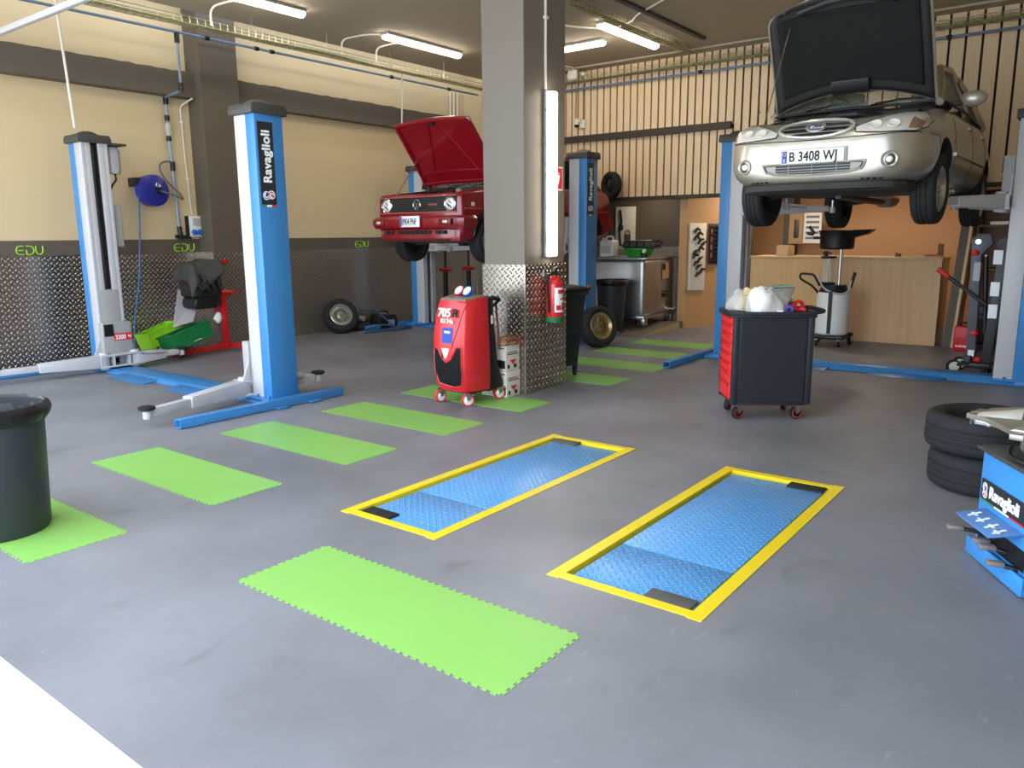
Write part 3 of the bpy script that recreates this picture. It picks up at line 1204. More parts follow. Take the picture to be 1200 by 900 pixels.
    ol = il + dense([(0, .43, .385), (0, -.43, .385)], 12)[1:]
    b = MB()
    P.patch(b, ol, .005, 5, .02, (0, 0, .335))
    it = b.build('lower_intake', BLACK, t, smooth=60)
    b = MB()
    P.line(b, ol, .009, .008, True, 8)
    b.build('intake_rim', SILVER, it)
    b = MB()
    for z in (.315, .335, .358):
        P.line(b, dense([(0, -.33, z), (0, .33, z)], 14, False), .0038, .008, False, 6)
    for y in (-.2, 0, .2):
        P.line(b, [(0, y, .305), (0, y, .38)], .003, .008, False, 6)
    b.build('intake_bar', GREYM, it)
    for s in (-1, 1):
        b = MB()
        P.patch(b, dense([(0, s * .40, .37), (0, s * .38, .335), (0, s * .31, .315), (0, s * .31, .375)], 3), .010, 3, .006)
        b.build('intake_blank', GREYM, it, smooth=60)
        p, n = P.hit((0, s * .60, .385), 0)
        n = (n + Vector((-1.2, 0, 0))).normalized()
        b = MB()
        b.lathe([(.045, -.02), (.045, .004), (.062, .012), (.066, .004), (.066, -.02)], p, n, 24)
        fo = b.build('fog_lamp_rim', SILVER, t)
        b = MB()
        b.lathe([(0, .002), (.03, .004), (.046, -.002), (.047, -.02)], p, n, 24)
        fl = b.build('fog_lamp', DSTEEL, fo)
        b = MB()
        b.lathe([(0, .008), (.018, .007), (.03, .002)], p, n, 18)
        b.build('lens', LAMPGL, fl)
    # bumper seam and lower black lip
    b = MB()
    P.line(b, dense([(0, -.78, .60), (0, -.55, .585), (0, 0, .575), (0, .55, .585), (0, .78, .60)], 8, False), .004, .001, False, 6)
    b.build('bumper_seam', BLACK, t)
    b = MB()
    outl = [(.03, .30), (.07, .50), (.15, .62), (.32, .70), (.55, .72)]
    full = outl + [(x, -y) for x, y in outl[::-1]]
    b.prism(full, 'z', .165, .225)
    b.build('bumper_lip', UNDER, t, bevel=.012)
    b = MB()
    for s in (-1, 1):
        for k in range(4):
            y = s * (.40 + .045 * k)
            p, n = P.hit((0, y, .245), .002)
            b.beam(p - n * .004, p + n * .003, .028, .018)
    b.build('bumper_slots', BLACK, t, smooth=0)

    # ---- underside
    b = MB()
    b.hull8([(.25, -.66, .15), (2.0, -.62, .17), (2.0, .62, .17), (.25, .66, .15), (.25, -.70, .23), (2.0, -.72, .23), (2.0, .72, .23), (.25, .70, .23)])
    b.build('undertray', UNDER, t, bevel=.03)
    b = MB()
    b.tube([(1.2, .1, .16), (2.2, .1, .15), (3.2, .14, .15)], .035, 10)
    b.cyl((3.5, .2, .2), (4.2, .25, .22), .1, n=16)
    b.tube([(4.2, .25, .22), (4.5, .4, .24)], .025, 8)
    b.build('exhaust', DSTEEL, t)
    for s in (-1, 1):
        b = MB()
        b.beam((.93, s * .25, .2), (.93, s * .70, .17), .09, .05)
        b.beam((1.25, s * .3, .2), (.93, s * .68, .15), .05, .04)
        b.cyl((.93, s * .62, .2), (.97, s * .58, .75), .05, n=12)
        b.build('suspension_arm', UNDER, t)
        b = MB()
        b.beam((3.63, s * .2, .22), (3.63, s * .68, .15), .07, .05)
        b.build('rear_axle_arm', UNDER, t)
    for s in (-1, 1):
        car_wheel(t, (.93, s * .755, .175), s, steer=-.04)
        car_wheel(t, (3.63, s * .745, .165), s)
    # ---- engine bay
    e = bpy.data.objects.new('engine_bay', None)
    COL.objects.link(e)
    e.parent = t
    b = MB()
    b.box(.50, .95, -.30, .28, .45, .76)
    b.box(.45, .60, -.25, .2, .45, .68)
    for k in range(4):
        b.tube([(.50, -.2 + k * .11, .70), (.46, -.2 + k * .11, .74), (.60, -.2 + k * .11, .80)], .022, 8)
    b.build('engine', ENGINE, e, bevel=.02)
    b = MB()
    b.box(.55, .85, .34, .56, .5, .78)
    b.build('battery', BLACK, e, bevel=.01)
    b = MB()
    b.box(.50, .85, -.60, -.34, .5, .79)
    b.tube([(.6, -.4, .78), (.5, -.2, .82), (.55, .0, .83), (.7, .1, .81)], .04, 10)
    b.build('air_box', BLACK, e, bevel=.03)
    b = MB()
    b.tube([(.36, -.45, .70), (.33, 0, .71), (.36, .45, .70)], .025, 8)
    b.tube([(.40, .3, .72), (.5, .33, .80), (.8, .3, .82)], .018, 8)
    b.build('radiator_hose', BLACKR, e)
    b = MB()
    b.box(1.02, 1.14, -.6, .6, .72, .9)
    b.build('bulkhead', UNDER, e, bevel=.02)
    b = MB()
    b.lathe([(0, .03), (.03, .03), (.034, .02), (.034, 0), (0, 0)], (.62, .05, .78), n=14)
    b.lathe([(0, .03), (.03, .03), (.034, .02), (.034, 0), (0, 0)], (.95, -.45, .80), n=14)
    b.build('filler_cap', WHITE, e)
    # ---- cabin: pillars, roof, glass
    def lat(x, z):    # half width of the cabin at height z
        k = max(0, min(1, (z - .95) / .45))
        return .765 - .20 * k
    A0, A1 = (1.12, .74, .945), (1.92, .575, 1.375)
    R1 = (2.95, .57, 1.385)
    Cb = (3.95, .68, .985)
    Bb, Bt = (2.42, .775, .95), (2.50, .575, 1.40)
    gl = bpy.data.objects.new('cabin', None)
    COL.objects.link(gl)
    gl.parent = t
    for s in (-1, 1):
        b = MB()
        f = lambda p: (p[0], p[1] * s, p[2])
        b.tube(dense([f(A0), f((1.55, .66, 1.2)), f(A1)], 4, False), .034, 8)
        b.tube(dense([f(A1), f((2.4, .59, 1.415)), f(R1)], 4, False), .034, 8)
        b.tube(dense([f(R1), f((3.45, .62, 1.22)), f(Cb)], 4, False), .055, 8, r1=.09)
        b.beam(f(Bb), f(Bt), .05, .09, up=(1, 0, 0))
        b.build('roof_pillar', SILVER, gl)
    b = MB()

    def roof(u, v):
        x = 1.88 + u * (2.98 - 1.88)
        w_ = .575
        y = -w_ + 2 * w_ * v
        z = 1.375 + .045 * sin(PI * u) ** .8 + .03 * (1 - (2 * v - 1) ** 2)
        return (x, y, z)
    b.grid(roof, 12, 10)
    b.build('roof', SILVER, gl, solid=.03, smooth=60)
    b = MB()

    def ws(u, v):
        y = (-.74 + .165 * u) * (1 - 2 * v)
        return (1.12 + .80 * u - .07 * (1 - (2 * v - 1) ** 2), y, .945 + .43 * u + .01 * (1 - (2 * v - 1) ** 2))
    b.grid(ws, 8, 10)
    b.build('windscreen', GLASS, gl, smooth=60)
    b = MB()

    def rw(u, v):
        y = (-.68 + .11 * u) * (1 - 2 * v)
        return (3.95 - 1.0 * u + .06 * (1 - (2 * v - 1) ** 2), y, .985 + .40 * u)
    b.grid(rw, 6, 8)
    b.build('rear_window', GLASS, gl, smooth=60)
    for s in (-1, 1):
        f = lambda p: (p[0], p[1] * s, p[2])
        for q in (((1.22, .765, .96), (2.40, .78, .965), (2.47, .588, 1.385), (1.94, .588, 1.365)), ((2.46, .78, .965), (3.75, .72, .985), (2.98, .59, 1.375), (2.54, .588, 1.39))):
            b = MB()
            b.grid(lambda u, v: (Vector(f(q[0])).lerp(Vector(f(q[1])), u)).lerp(Vector(f(q[3])).lerp(Vector(f(q[2])), u), v), 6, 4)
            b.build('side_window', DGLASS, gl, smooth=60)
        b = MB()
        b.tube(dense([f((1.14, .775, .955)), f((2.4, .795, .962)), f((3.85, .73, .985))], 6, False), .012, 6)
        b.build('window_trim', BLACK, gl)
        # mirror
        b = MB()
        b.M = Matrix.Translation((1.52, -.945, 1.0)) if s < 0 else Matrix.Translation((1.60, .855, 1.0))
        b.sphere((0, 0, 0), .1, *((.62, 1.15, .72) if s < 0 else (1.1, .5, .72)), 20)
        b.M = Matrix.Identity(4)
        mi = b.build('door_mirror', SILVER, t, smooth=60)
        b = MB()
        b.beam((1.50, s * .77, .965), (1.51, s * .87, .975), .05, .04)
        b.build('mirror_arm', BLACK, mi, bevel=.006)
        Ps = Proj(body, (0, -s, 0))
        # side moulding, door seams, handles, sill
        b = MB()
        pts = dense([(1.32, 0, .50), (3.2, 0, .505)], 16, False)
        for p in pts[:-1]:
            pass
        Ps.line(b, pts, .018, .002, False, 8)
        b.build('side_moulding', SILVER, t)
        b = MB()
        for ol in (dense([(1.40, 0, .93), (1.36, 0, .6), (1.42, 0, .25), (2.38, 0, .23), (2.42, 0, .6), (2.44, 0, .94)], 5, False),
                   dense([(2.44, 0, .94), (2.42, 0, .25), (3.2, 0, .25), (3.32, 0, .55), (3.5, 0, .93)], 5, False),
                   dense([(.36, 0, .60), (.62, 0, .60), (.66, 0, .50)], 4, False)):
            Ps.line(b, ol, .0035, 0, False, 6)
        b.build('door_seam', BLACK, t)
        for x in (2.25, 3.2):
            b = MB()
            p, n = Ps.hit((x, 0, .80), .012)
            b.beam(p + Vector((-.08, 0, 0)), p + Vector((.08, 0, 0)), .03, .035)
            b.build('door_handle', SILVER, t, bevel=.008)
        b = MB()
        p, n = Ps.hit((1.27, 0, .60), .002)
        b.sphere(p, .03, 1, .3, .6, 10)
        b.build('side_repeater', ORANGE, t)
        # tail lamp
        b = MB()
        Ps.patch(b, dense([(4.30, 0, .72), (4.46, 0, .72), (4.45, 0, .90), (4.25, 0, .92)], 3), .005, 3, .01)
        b.build('tail_lamp', mat('red_lens', C(150, 20, 22), .15), t, smooth=60)
    # interior
    i_ = bpy.data.objects.new('interior', None)
    COL.objects.link(i_)
    i_.parent = t
    SEAT = mat('seat_cloth', C(128, 120, 108), .85, 0, .08, 12)
    b = MB()
    b.hull8([(1.22, -.70, .85), (1.75, -.70, .80), (1.75, .70, .80), (1.22, .70, .85), (1.22, -.66, .945), (1.72, -.70, .985), (1.72, .70, .985), (1.22, .66, .945)])
    b.build('dashboard', DKPL, i_, bevel=.03)
    b = MB()
    b.lathe([(.185, -.012), (.197, 0), (.185, .012), (.173, 0)], (1.88, .36, 1.0), (1, 0, .45), 28, closed=True)
    b.cyl((1.75, .36, .94), (1.88, .36, 1.0), .03)
    b.beam((1.88, .18, 1.0), (1.88, .54, 1.0), .03, .012)
    b.build('steering_wheel', BLACK, i_)
    for x in (2.25, 3.15):
        for y in (-.36, .36):
            b = MB()
            b.beam((x, y, .55), (x + .22, y, 1.12), .46, .12, up=(1, 0, 0))
            b.beam((x + .23, y, 1.16), (x + .27, y, 1.30), .24, .09, up=(1, 0, 0))
            b.build('seat', SEAT, i_, bevel=.035, seg=3)
    b = MB()
    b.beam((1.72, -.08, 1.30), (1.72, .08, 1.30), .02, .06)
    b.build('rear_view_mirror', BLACK, i_, bevel=.008)
    # wipers
    for y0, y1 in ((.42, -.05), (-.18, -.62)):
        b = MB()
        b.tube([(1.06, y0, .965), (1.16, (y0 + y1) / 2, 1.01), (1.19, y1, 1.0)], .008, 6)
        b.beam((1.13, y0 - .02, .985), (1.21, y1 - .05, 1.01), .012, .022)
        b.build('wiper', BLACK, t)
    b = MB()
    b.grid(lambda u, v: (1.02 + .13 * u - .05 * (1 - (2 * v - 1) ** 2), -.70 + 1.4 * v, .925 + .025 * u + .012 * (1 - (2 * v - 1) ** 2)), 3, 12)
    b.build('cowl', BLACK, t, solid=.02, smooth=60)
    # ---- bonnet, hinged at the cowl and raised
    h = bpy.data.objects.new('bonnet', None)
    COL.objects.link(h)
    h.parent = t
    h.location = (1.14, 0, .955)
    ang = math.radians(63)
    h.rotation_euler = (0, ang, 0)

    # local: closed bonnet points to -x; +z is its top; raising turns -x upward
    def bonnet_pt(u, v, dz=0.0, k=1.0):
        L = 1.10
        e = 2 * v - 1
        w_ = .725 * (1 - .05 * u)
        w_ *= k
        x = -L * u * k + .16 * (1 - e * e) * (1 - u) * -1
        # rounded front corners
        if u > .75:
            q = (u - .75) / .25
            w_ *= math.sqrt(max(0, 1 - .42 * q ** 2.4))
            x += .13 * q * q * e * e
        return (x, w_ * e, -.045 * u * u - .06 * e * e * (.4 + .6 * u) + .02 + dz)
    b = MB()
    b.grid(lambda u, v: bonnet_pt(u, v), 24, 24)
    b.build('bonnet_skin', SILVER, h, solid=.012, smooth=60)
    b = MB()
    b.grid(lambda u, v: bonnet_pt(.02 + u * .96, .015 + .97 * v, -.020), 24, 24)
    b.build('bonnet_frame', mat('bonnet_inner', C(34, 34, 34), .5, 0, .3, 6), h, solid=.012, smooth=60)
    b = MB()
    b.grid(lambda u, v: bonnet_pt(.12 + u * .70, .07 + .86 * v, -.040 + .012 * (max(abs(2 * u - 1), abs(2 * v - 1)) < .95)), 24, 24)
    b.build('sound_mat', mat('sound_mat', C(20, 20, 20), .95, 0, .2, 30, bump=.2), h, solid=.016, smooth=60)
    b = MB()
    for s in (-1, 1):
        b.tube([bonnet_pt(.86, .5 + s * .30, -.05), bonnet_pt(.90, .5 + s * .12, -.052), bonnet_pt(.90, .5, -.052)], .03, 8)
    b.beam(bonnet_pt(.90, .44, -.06), bonnet_pt(.90, .56, -.06), .05, .02)
    b.build('bonnet_rib', mat('bonnet_inner', C(34, 34, 34)), h)
    b = MB()
    b.box(-.30, -.17, -.17, -.16 + .33, -.062, -.04)
    b.build('bonnet_pad', BLACK, h, bevel=.015)
    b = MB()
    b.beam(bonnet_pt(.97, .47, -.03), bonnet_pt(.97, .53, -.03), .05, .05)
    b.build('bonnet_latch', STEEL, h)
    # prop rod
    Mh = Matrix.Rotation(ang, 4, 'Y')
    p1 = Mh @ Vector(bonnet_pt(.74, .85, -.05)) + Vector((1.14, 0, .955))
    b = MB()
    b.tube([(.42, .60, .73), p1], .006, 6)
    b.build('prop_rod', STEEL, t)
    return t


silver_car()
# ================================================================== red hatchback with round headlamps
def red_car():
    t = thing('car', 'red car with round headlamps and open bonnet, raised on the lift behind the pillar', 'car', (7.45, 7.35, 1.29))
    prof = [(.13, .24), (.11, .40), (.11, .78), (.16, .805), (1.05, .90), (1.20, .925), (3.55, .93), (3.70, .90), (3.76, .80), (3.76, .32), (3.60, .22), (.30, .20)]
    b = MB()
    b.prism(prof, 'y', -.80, .80)
    body = b.build('body', [CARRED, UNDER], t, bevel=.045, seg=4, smooth=40)
    # gentle taper in plan and tumblehome
    for v in body.data.vertices:
        x, y, z = v.co
        k = 1.0
        if x < .9:
            k -= .045 * ((.9 - x) / .8) ** 2
        if z > .58:
            k -= .05 * ((z - .58) / .35) ** 1.5
        if z < .3:
            k -= .06 * (.3 - z) / .1
        v.co.y = y * k
        if x < .3:
            v.co.x += .05 * (abs(y) / .8) ** 4
    P = Proj(body)
    for wx in (.72, 3.12):
        for s in (-1, 1):
            c = MB()
            c.cyl((wx, s * .54, .26), (wx, s * 1.1, .26), .325, n=36)
            co = c.build('cutter', [CARRED, UNDER], smooth=0)
            for p in co.data.polygons:
                p.material_index = 1
            cut(body, co)
    c = MB()
    c.prism([(.19, .62), (.19, -.62), (1.05, -.64), (1.05, .64)], 'z', .40, 1.3)
    co = c.build('cutter', [CARRED, UNDER], smooth=0)
    for p in co.data.polygons:
        p.material_index = 1
    cut(body, co)
    body.data.polygons.foreach_set('use_smooth', [True] * len(body.data.polygons))
    body.data.set_sharp_from_angle(angle=math.radians(35))
    # grille band with twin headlamps
    g = bpy.data.objects.new('grille', None)
    COL.objects.link(g)
    g.parent = t
    b = MB()
    P.patch(b, dense([(0, -.67, .565), (0, .67, .565), (0, .68, .755), (0, -.68, .755)], 10), .012, 4, .03)
    b.build('grille_back', BLACK, g, smooth=60)
    b = MB()
    for z in (.60, .63, .66, .69, .72):
        P.line(b, dense([(0, -.46, z), (0, .46, z)], 10, False), .006, .016, False, 6)
    b.build('grille_bar', mat('grille_grey', C(52, 52, 52), .4), g)
    b = MB()
    P.line(b, dense([(0, -.68, .562), (0, .68, .562)], 12, False), .008, .014, False, 6)
    P.line(b, dense([(0, -.68, .758), (0, .68, .758)], 12, False), .006, .014, False, 6)
    b.build('grille_trim', mat('dull_red_trim', C(188, 92, 92), .4), g)
    # round badge with two interlaced letters
    x0 = P.hit((0, 0, .66), 0)[0].x - .026
    b = MB()
    b.lathe([(.055, 0), (.062, .006), (.069, 0), (.062, -.004)], (x0, 0, .66), (-1, 0, 0), 28, closed=True)
    for s in (-1, 1):
        b.beam((x0, s * .030, .702), (x0, s * .004, .664), .007, .006, up=(1, 0, 0))
        b.beam((x0, s * .050, .685), (x0, s * .022, .612), .007, .006, up=(1, 0, 0))
        b.beam((x0, s * .022, .612), (x0, 0, .652), .007, .006, up=(1, 0, 0))
    b.build('badge', STEEL, g)
    b = MB()
    P.patch(b, dense([(0, -.20, .645), (0, -.36, .645), (0, -.36, .672), (0, -.20, .672)], 3), .022, 2, .004)
    b.build('model_badge', mat('badge_copper', C(150, 90, 70), .35, .6), g, smooth=60)
    for s in (-1, 1):
        hx = P.hit((0, s * .57, .66), 0)[0].x - .012
        hl = MB()
        hl.lathe([(.078, -.03), (.078, .004), (.088, .012), (.098, .004), (.098, -.03)], (hx, s * .57, .66), (-1, 0, 0), 28)
        h = hl.build('headlamp', CHROME, t)
        b = MB()
        b.lathe([(0, .014), (.04, .012), (.070, .004), (.079, -.004), (.079, -.02)], (hx, s * .57, .66), (-1, 0, 0), 28)
        b.build('lens', LAMPGL, h)
        b = MB()
        for dy, dz in ((-.02, .02), (.025, -.01), (-.015, -.03)):
            b.beam((hx - .016, s * .57 + dy - .02, .66 + dz - .018), (hx - .016, s * .57 + dy + .02, .66 + dz + .018), .012, .004, up=(1, 0, 0))
        b.build('lens_mark', DSTEEL, h)
    # bumper wrapping to the arches, with turn lamps and plate
    b = MB()
    # section (depth, z)
    path = []
    for k in range(25):
        y = -.80 + 1.6 * k / 24
        path.append((.02 + .10 * (abs(y) / .80) ** 5, y))
    path = [(.36, -.815)] + path + [(.36, .815)]
    sec = [(0.0, .36), (-.02, .40), (-.02, .48), (.02, .515), (.14, .515), (.14, .36)]
    rows = []
    for i, (x, y) in enumerate(path):
        a = Vector(path[max(i - 1, 0)])
        c_ = Vector(path[min(i + 1, len(path) - 1)])
        d = (c_ - a).normalized()
        nin = Vector((d.y, -d.x))   # inwards (towards +x in the middle)
        rows.append([b.v((x + nin.x * q, y + nin.y * q, z)) for q, z in sec])
    for A, B in zip(rows, rows[1:]):
        for j in range(len(sec)):
            b.f([A[j], A[(j + 1) % len(sec)], B[(j + 1) % len(sec)], B[j]])
    b.f(rows[0])
    b.f(rows[-1][::-1])
    bu = b.build('bumper', CARRED, t, smooth=40)
    b = MB()
    outl = [(.06 + .09 * (abs(-.72 + 1.44 * k / 16) / .72) ** 4, -.72 + 1.44 * k / 16) for k in range(17)]
    b.prism(outl + [(.4, .70), (.4, -.70)], 'z', .185, .355)
    sp = b.build('front_spoiler', CARRED, t, bevel=.02)
    for y0, y1 in ((-.55, -.38), (.38, .55), (-.30, .30)):
        b = MB()
        for k in range(8 if y0 == -.30 else 2):
            n_ = 8 if y0 == -.30 else 2
            a0 = y0 + (y1 - y0) * k / n_
            a1 = a0 + (y1 - y0) / n_ * .82
            b.box(.045, .12, a0, a1, .285, .33)
        b.build('spoiler_vent', BLACK, sp, smooth=0)
    b = MB()
    b.beam((.035, -.62, .205), (.035, .62, .205), .05, .014)
    b.build('spoiler_lip', BLACKR, sp)
    for s in (-1, 1):
        b = MB()
        b.box(-.012, .06, s * .60 - .10, s * .60 + .10, .40, .475)
        tl = b.build('turn_lamp', mat('smoked_red_lens', C(120, 30, 30), .2), bu, bevel=.008)
        b = MB()
        b.box(-.016, .02, s * .60 - .045, s * .60 + .03, .42, .455)
        b.build('lens', LAMPGL, tl, bevel=.004)
    # number plate
    pl = bpy.data.objects.new('number_plate', None)
    COL.objects.link(pl)
    pl.parent = t
    b = MB()
    b.box(-.034, -.022, -.19, .16, .375, .515)
    b.build('plate_blank', WHITE, pl, bevel=.003)
    b = MB()
    b.box(-.0355, -.034, .125, .155, .38, .51)
    b.build('country_band', BLUEINK, pl, smooth=0)
    text('plate_lettering', '8904 FNF', .115, INK, pl, (-.0358, .118, .405), (0, -1, 0), (0, 0, 1), .0008, .001, sx=.56)
    # side details
    for s in (-1, 1):
        Ps = Proj(body, (0, -s, 0))
        b = MB()
        Ps.line(b, dense([(.2, 0, .60), (3.7, 0, .60)], 20, False), .010, .002, False, 6)
        b.build('side_moulding', CARRED, t)
        b = MB()
        Ps.line(b, dense([(1.15, 0, .9), (1.12, 0, .3), (2.2, 0, .25), (2.32, 0, .9)], 6, False), .0035, 0, False, 6)
        b.build('door_seam', BLACK, t)
        p, n = Ps.hit((2.15, 0, .72), .012)
        b = MB()
        b.beam(p - Vector((.08, 0, 0)), p + Vector((.08, 0, 0)), .03, .03)
        b.build('door_handle', BLACK, t, bevel=.006)
        for wx in (.72, 3.12):
            b = MB()
            pts = [Ps.hit((wx + .345 * cos(a), 0, .26 + .345 * sin(a)), .01)[0] for a in [PI * k / 14 for k in range(15)]]
            b.tube(pts, .018, 6)
            b.build('arch_flare', BLACK, t)
        p, n = Ps.hit((.36, 0, .655), .003)
        b = MB()
        b.beam(p + Vector((-.03, 0, 0)), p + Vector((.03, 0, 0)), .012, .05)
        b.build('side_marker', LAMPGL, t, bevel=.004)
        car_wheel(t, (.72, s * .69, .19), s, .288, .185, .18, ALU, 'mesh')
        car_wheel(t, (3.12, s * .69, .17), s, .288, .185, .18, ALU, 'mesh')
        b = MB()
        b.hull8([(1.22, s * .80, .93), (1.30, s * .80, .93), (1.30, s * .96, .94), (1.22, s * .96, .94), (1.25, s * .80, 1.05), (1.32, s * .80, 1.05), (1.32, s * .95, 1.05), (1.25, s * .95, 1.05)])
        b.build('door_mirror', BLACK, t, bevel=.012)
        b = MB()
        b.box(3.74, 3.785, s * .52 - .17, s * .52 + .17, .55, .75)
        b.build('tail_lamp', mat('red_lens', C(150, 20, 22), .15), t, bevel=.01)
    b = MB()
    b.box(3.72, 3.87, -.80, .80, .36, .52)
    b.build('rear_bumper', CARRED, t, bevel=.03)
    b = MB()
    b.hull8([(.5, -.55, .16), (3.5, -.55, .16), (3.5, .55, .16), (.5, .55, .16), (.5, -.6, .22), (3.5, -.6, .22), (3.5, .6, .22), (.5, .6, .22)])
    b.build('underbody', UNDER, t, bevel=.02)
    b = MB()
    b.tube([(.9, -.05, .15), (2.6, -.1, .14), (3.3, .2, .17), (3.8, .3, .2)], .03, 8)
    b.build('exhaust', DSTEEL, t)
    for s in (-1, 1):
        b = MB()
        b.beam((.75, s * .25, .19), (.72, s * .64, .15), .08, .04)
        b.build('suspension_arm', UNDER, t)
    # engine bay
    e = bpy.data.objects.new('engine_bay', None)
    COL.objects.link(e)
    e.parent = t
    b = MB()
    b.box(.38, .80, -.30, .35, .42, .76)
    b.box(.42, .72, -.25, .30, .76, .81)
    b.build('engine', ENGINE, e, bevel=.02)
    b = MB()
    b.cyl((.60, .1, .80), (.60, .1, .87), .12, n=20)
    b.tube([(.5, .1, .84), (.42, -.2, .84), (.4, -.42, .80)], .035, 8)
    b.build('air_filter', BLACK, e)
    b = MB()
    b.box(.45, .68, -.58, -.38, .5, .80)
    b.build('battery', BLACK, e, bevel=.01)
    b = MB()
    b.lathe([(0, .07), (.03, .07), (.045, .05), (.045, 0), (0, 0)], (.45, -.46, .80), n=14)
    b.build('coolant_tank', mat('aged_plastic', C(150, 135, 112), .5), e)
    # cabin
    cb = bpy.data.objects.new('cabin', None)
    COL.objects.link(cb)
    cb.parent = t
    A0, A1, R1, R0 = (1.18, .70, .925), (1.72, .56, 1.36), (3.05, .56, 1.37), (3.62, .66, .93)
    b = MB()
    b.grid(lambda u, v: (1.68 + 1.42 * u, -.565 + 1.13 * v, 1.365 + .04 * sin(PI * u) + .025 * (1 - (2 * v - 1) ** 2)), 8, 8)
    b.build('roof', mat('black_soft_top', C(28, 27, 27), .9, 0, .1, 20), cb, solid=.03, smooth=60)
    for s in (-1, 1):
        f = lambda p: (p[0], p[1] * s, p[2])
        b = MB()
        b.tube([f(A0), f(A1)], .028, 8)
        b.tube([f(A1), f(R1)], .03, 8)
        b.tube([f(R1), f(R0)], .045, 8)
        b.build('roof_pillar', CARRED, cb)
        b = MB()
        b.tube([f((2.25, .75, .93)), f((2.28, .57, 1.38))], .03, 8)
        b.build('roll_bar', BLACK, cb)
        for q in (((1.26, .735, .935), (2.22, .75, .935), (2.26, .575, 1.36), (1.76, .575, 1.35)), ((2.30, .75, .935), (3.5, .69, .935), (3.02, .575, 1.36), (2.33, .575, 1.37))):
            b = MB()
            b.grid(lambda u, v: (Vector(f(q[0])).lerp(Vector(f(q[1])), u)).lerp(Vector(f(q[3])).lerp(Vector(f(q[2])), u), v), 4, 4)
            b.build('side_window', DGLASS, cb, smooth=60)
    b = MB()
    b.grid(lambda u, v: (1.18 + .54 * u - .03 * (1 - (2 * v - 1) ** 2), (-.70 + .14 * u) * (1 - 2 * v), .925 + .435 * u), 6, 8)
    b.build('windscreen', GLASS, cb, smooth=60)
    b = MB()
    b.tube([f((1.18, .70, .925)), (1.15, 0, .935), (1.18, .70, .925)], .016, 6)
    b.build('windscreen_seal', BLACK, cb)
    b = MB()
    b.grid(lambda u, v: (3.60 - .55 * u, (-.64 + .08 * u) * (1 - 2 * v), .93 + .42 * u), 5, 6)
    b.build('rear_window', DGLASS, cb, smooth=60)
    b = MB()
    b.box(1.22, 1.6, -.68, .68, .82, .95)
    b.build('dashboard', BLACK, cb, bevel=.03)
    b = MB()
    b.lathe([(.18, -.012), (.192, 0), (.18, .012), (.168, 0)], (1.72, .34, 1.0), (1, 0, .5), 24, closed=True)
    b.beam((1.72, .17, 1.0), (1.72, .51, 1.0), .03, .012)
    b.cyl((1.58, .34, .92), (1.72, .34, 1.0), .025)
    b.build('steering_wheel', BLACK, cb)
    for y in (-.34, .34):
        b = MB()
        b.beam((2.05, y, .6), (2.25, y, 1.15), .44, .11, up=(1, 0, 0))
        b.beam((2.26, y, 1.18), (2.30, y, 1.3), .22, .08, up=(1, 0, 0))
        b.build('seat', mat('seat_dark', C(48, 44, 44), .9), cb, bevel=.03)
    for y0, y1 in ((.35, -.05), (-.1, -.5)):
        b = MB()
        b.tube([(1.12, y0, .935), (1.2, (y0 + y1) / 2, .97), (1.22, y1, .965)], .007, 6)
        b.build('wiper', BLACK, t)
    # raised bonnet
    h = bpy.data.objects.new('bonnet', None)
    COL.objects.link(h)
    h.parent = t
    h.location = (1.06, 0, .985)
    h.rotation_euler = (0, math.radians(54), 0)
    L = 1.02

    def bp(u, v, dz=0.0):
        e_ = 2 * v - 1
        return (-L * u + .03 * e_ * e_ * u, (.70 - .02 * u) * e_, -.05 * u * u - .035 * e_ * e_ + dz)
    b = MB()
    b.grid(lambda u, v: bp(u, v), 10, 12)
    b.build('bonnet_skin', CARRED, h, solid=.014, smooth=60)
    b = MB()
    for q in (((.04, .03), (.04, .97)), ((.97, .04), (.97, .96)), ((.04, .03), (.97, .04)), ((.04, .97), (.97, .96))):
        pts = [bp(q[0][0] + (q[1][0] - q[0][0]) * k / 8, q[0][1] + (q[1][1] - q[0][1]) * k / 8, -.016) for k in range(9)]
        b.tube(pts, .024, 6)
    for q in (((.10, .18), (.93, .44)), ((.10, .82), (.93, .56)), ((.2, .05), (.2, .95))):
        pts = [bp(q[0][0] + (q[1][0] - q[0][0]) * k / 8, q[0][1] + (q[1][1] - q[0][1]) * k / 8, -.012) for k in range(9)]
        b.tube(pts, .016, 6)
    b.build('bonnet_frame', CARRED, h)
    b = MB()
    b.beam(bp(.93, .47, -.03), bp(.93, .53, -.03), .04, .03)
    b.build('bonnet_latch', DSTEEL, h)
    p1 = Matrix.Rotation(math.radians(54), 4, 'Y') @ Vector(bp(.45, .9, -.02)) + Vector((1.06, 0, .985))
    b = MB()
    b.tube([(.30, .55, .80), p1], .007, 6)
    b.build('prop_rod', STEEL, t)
    return t


red_car()
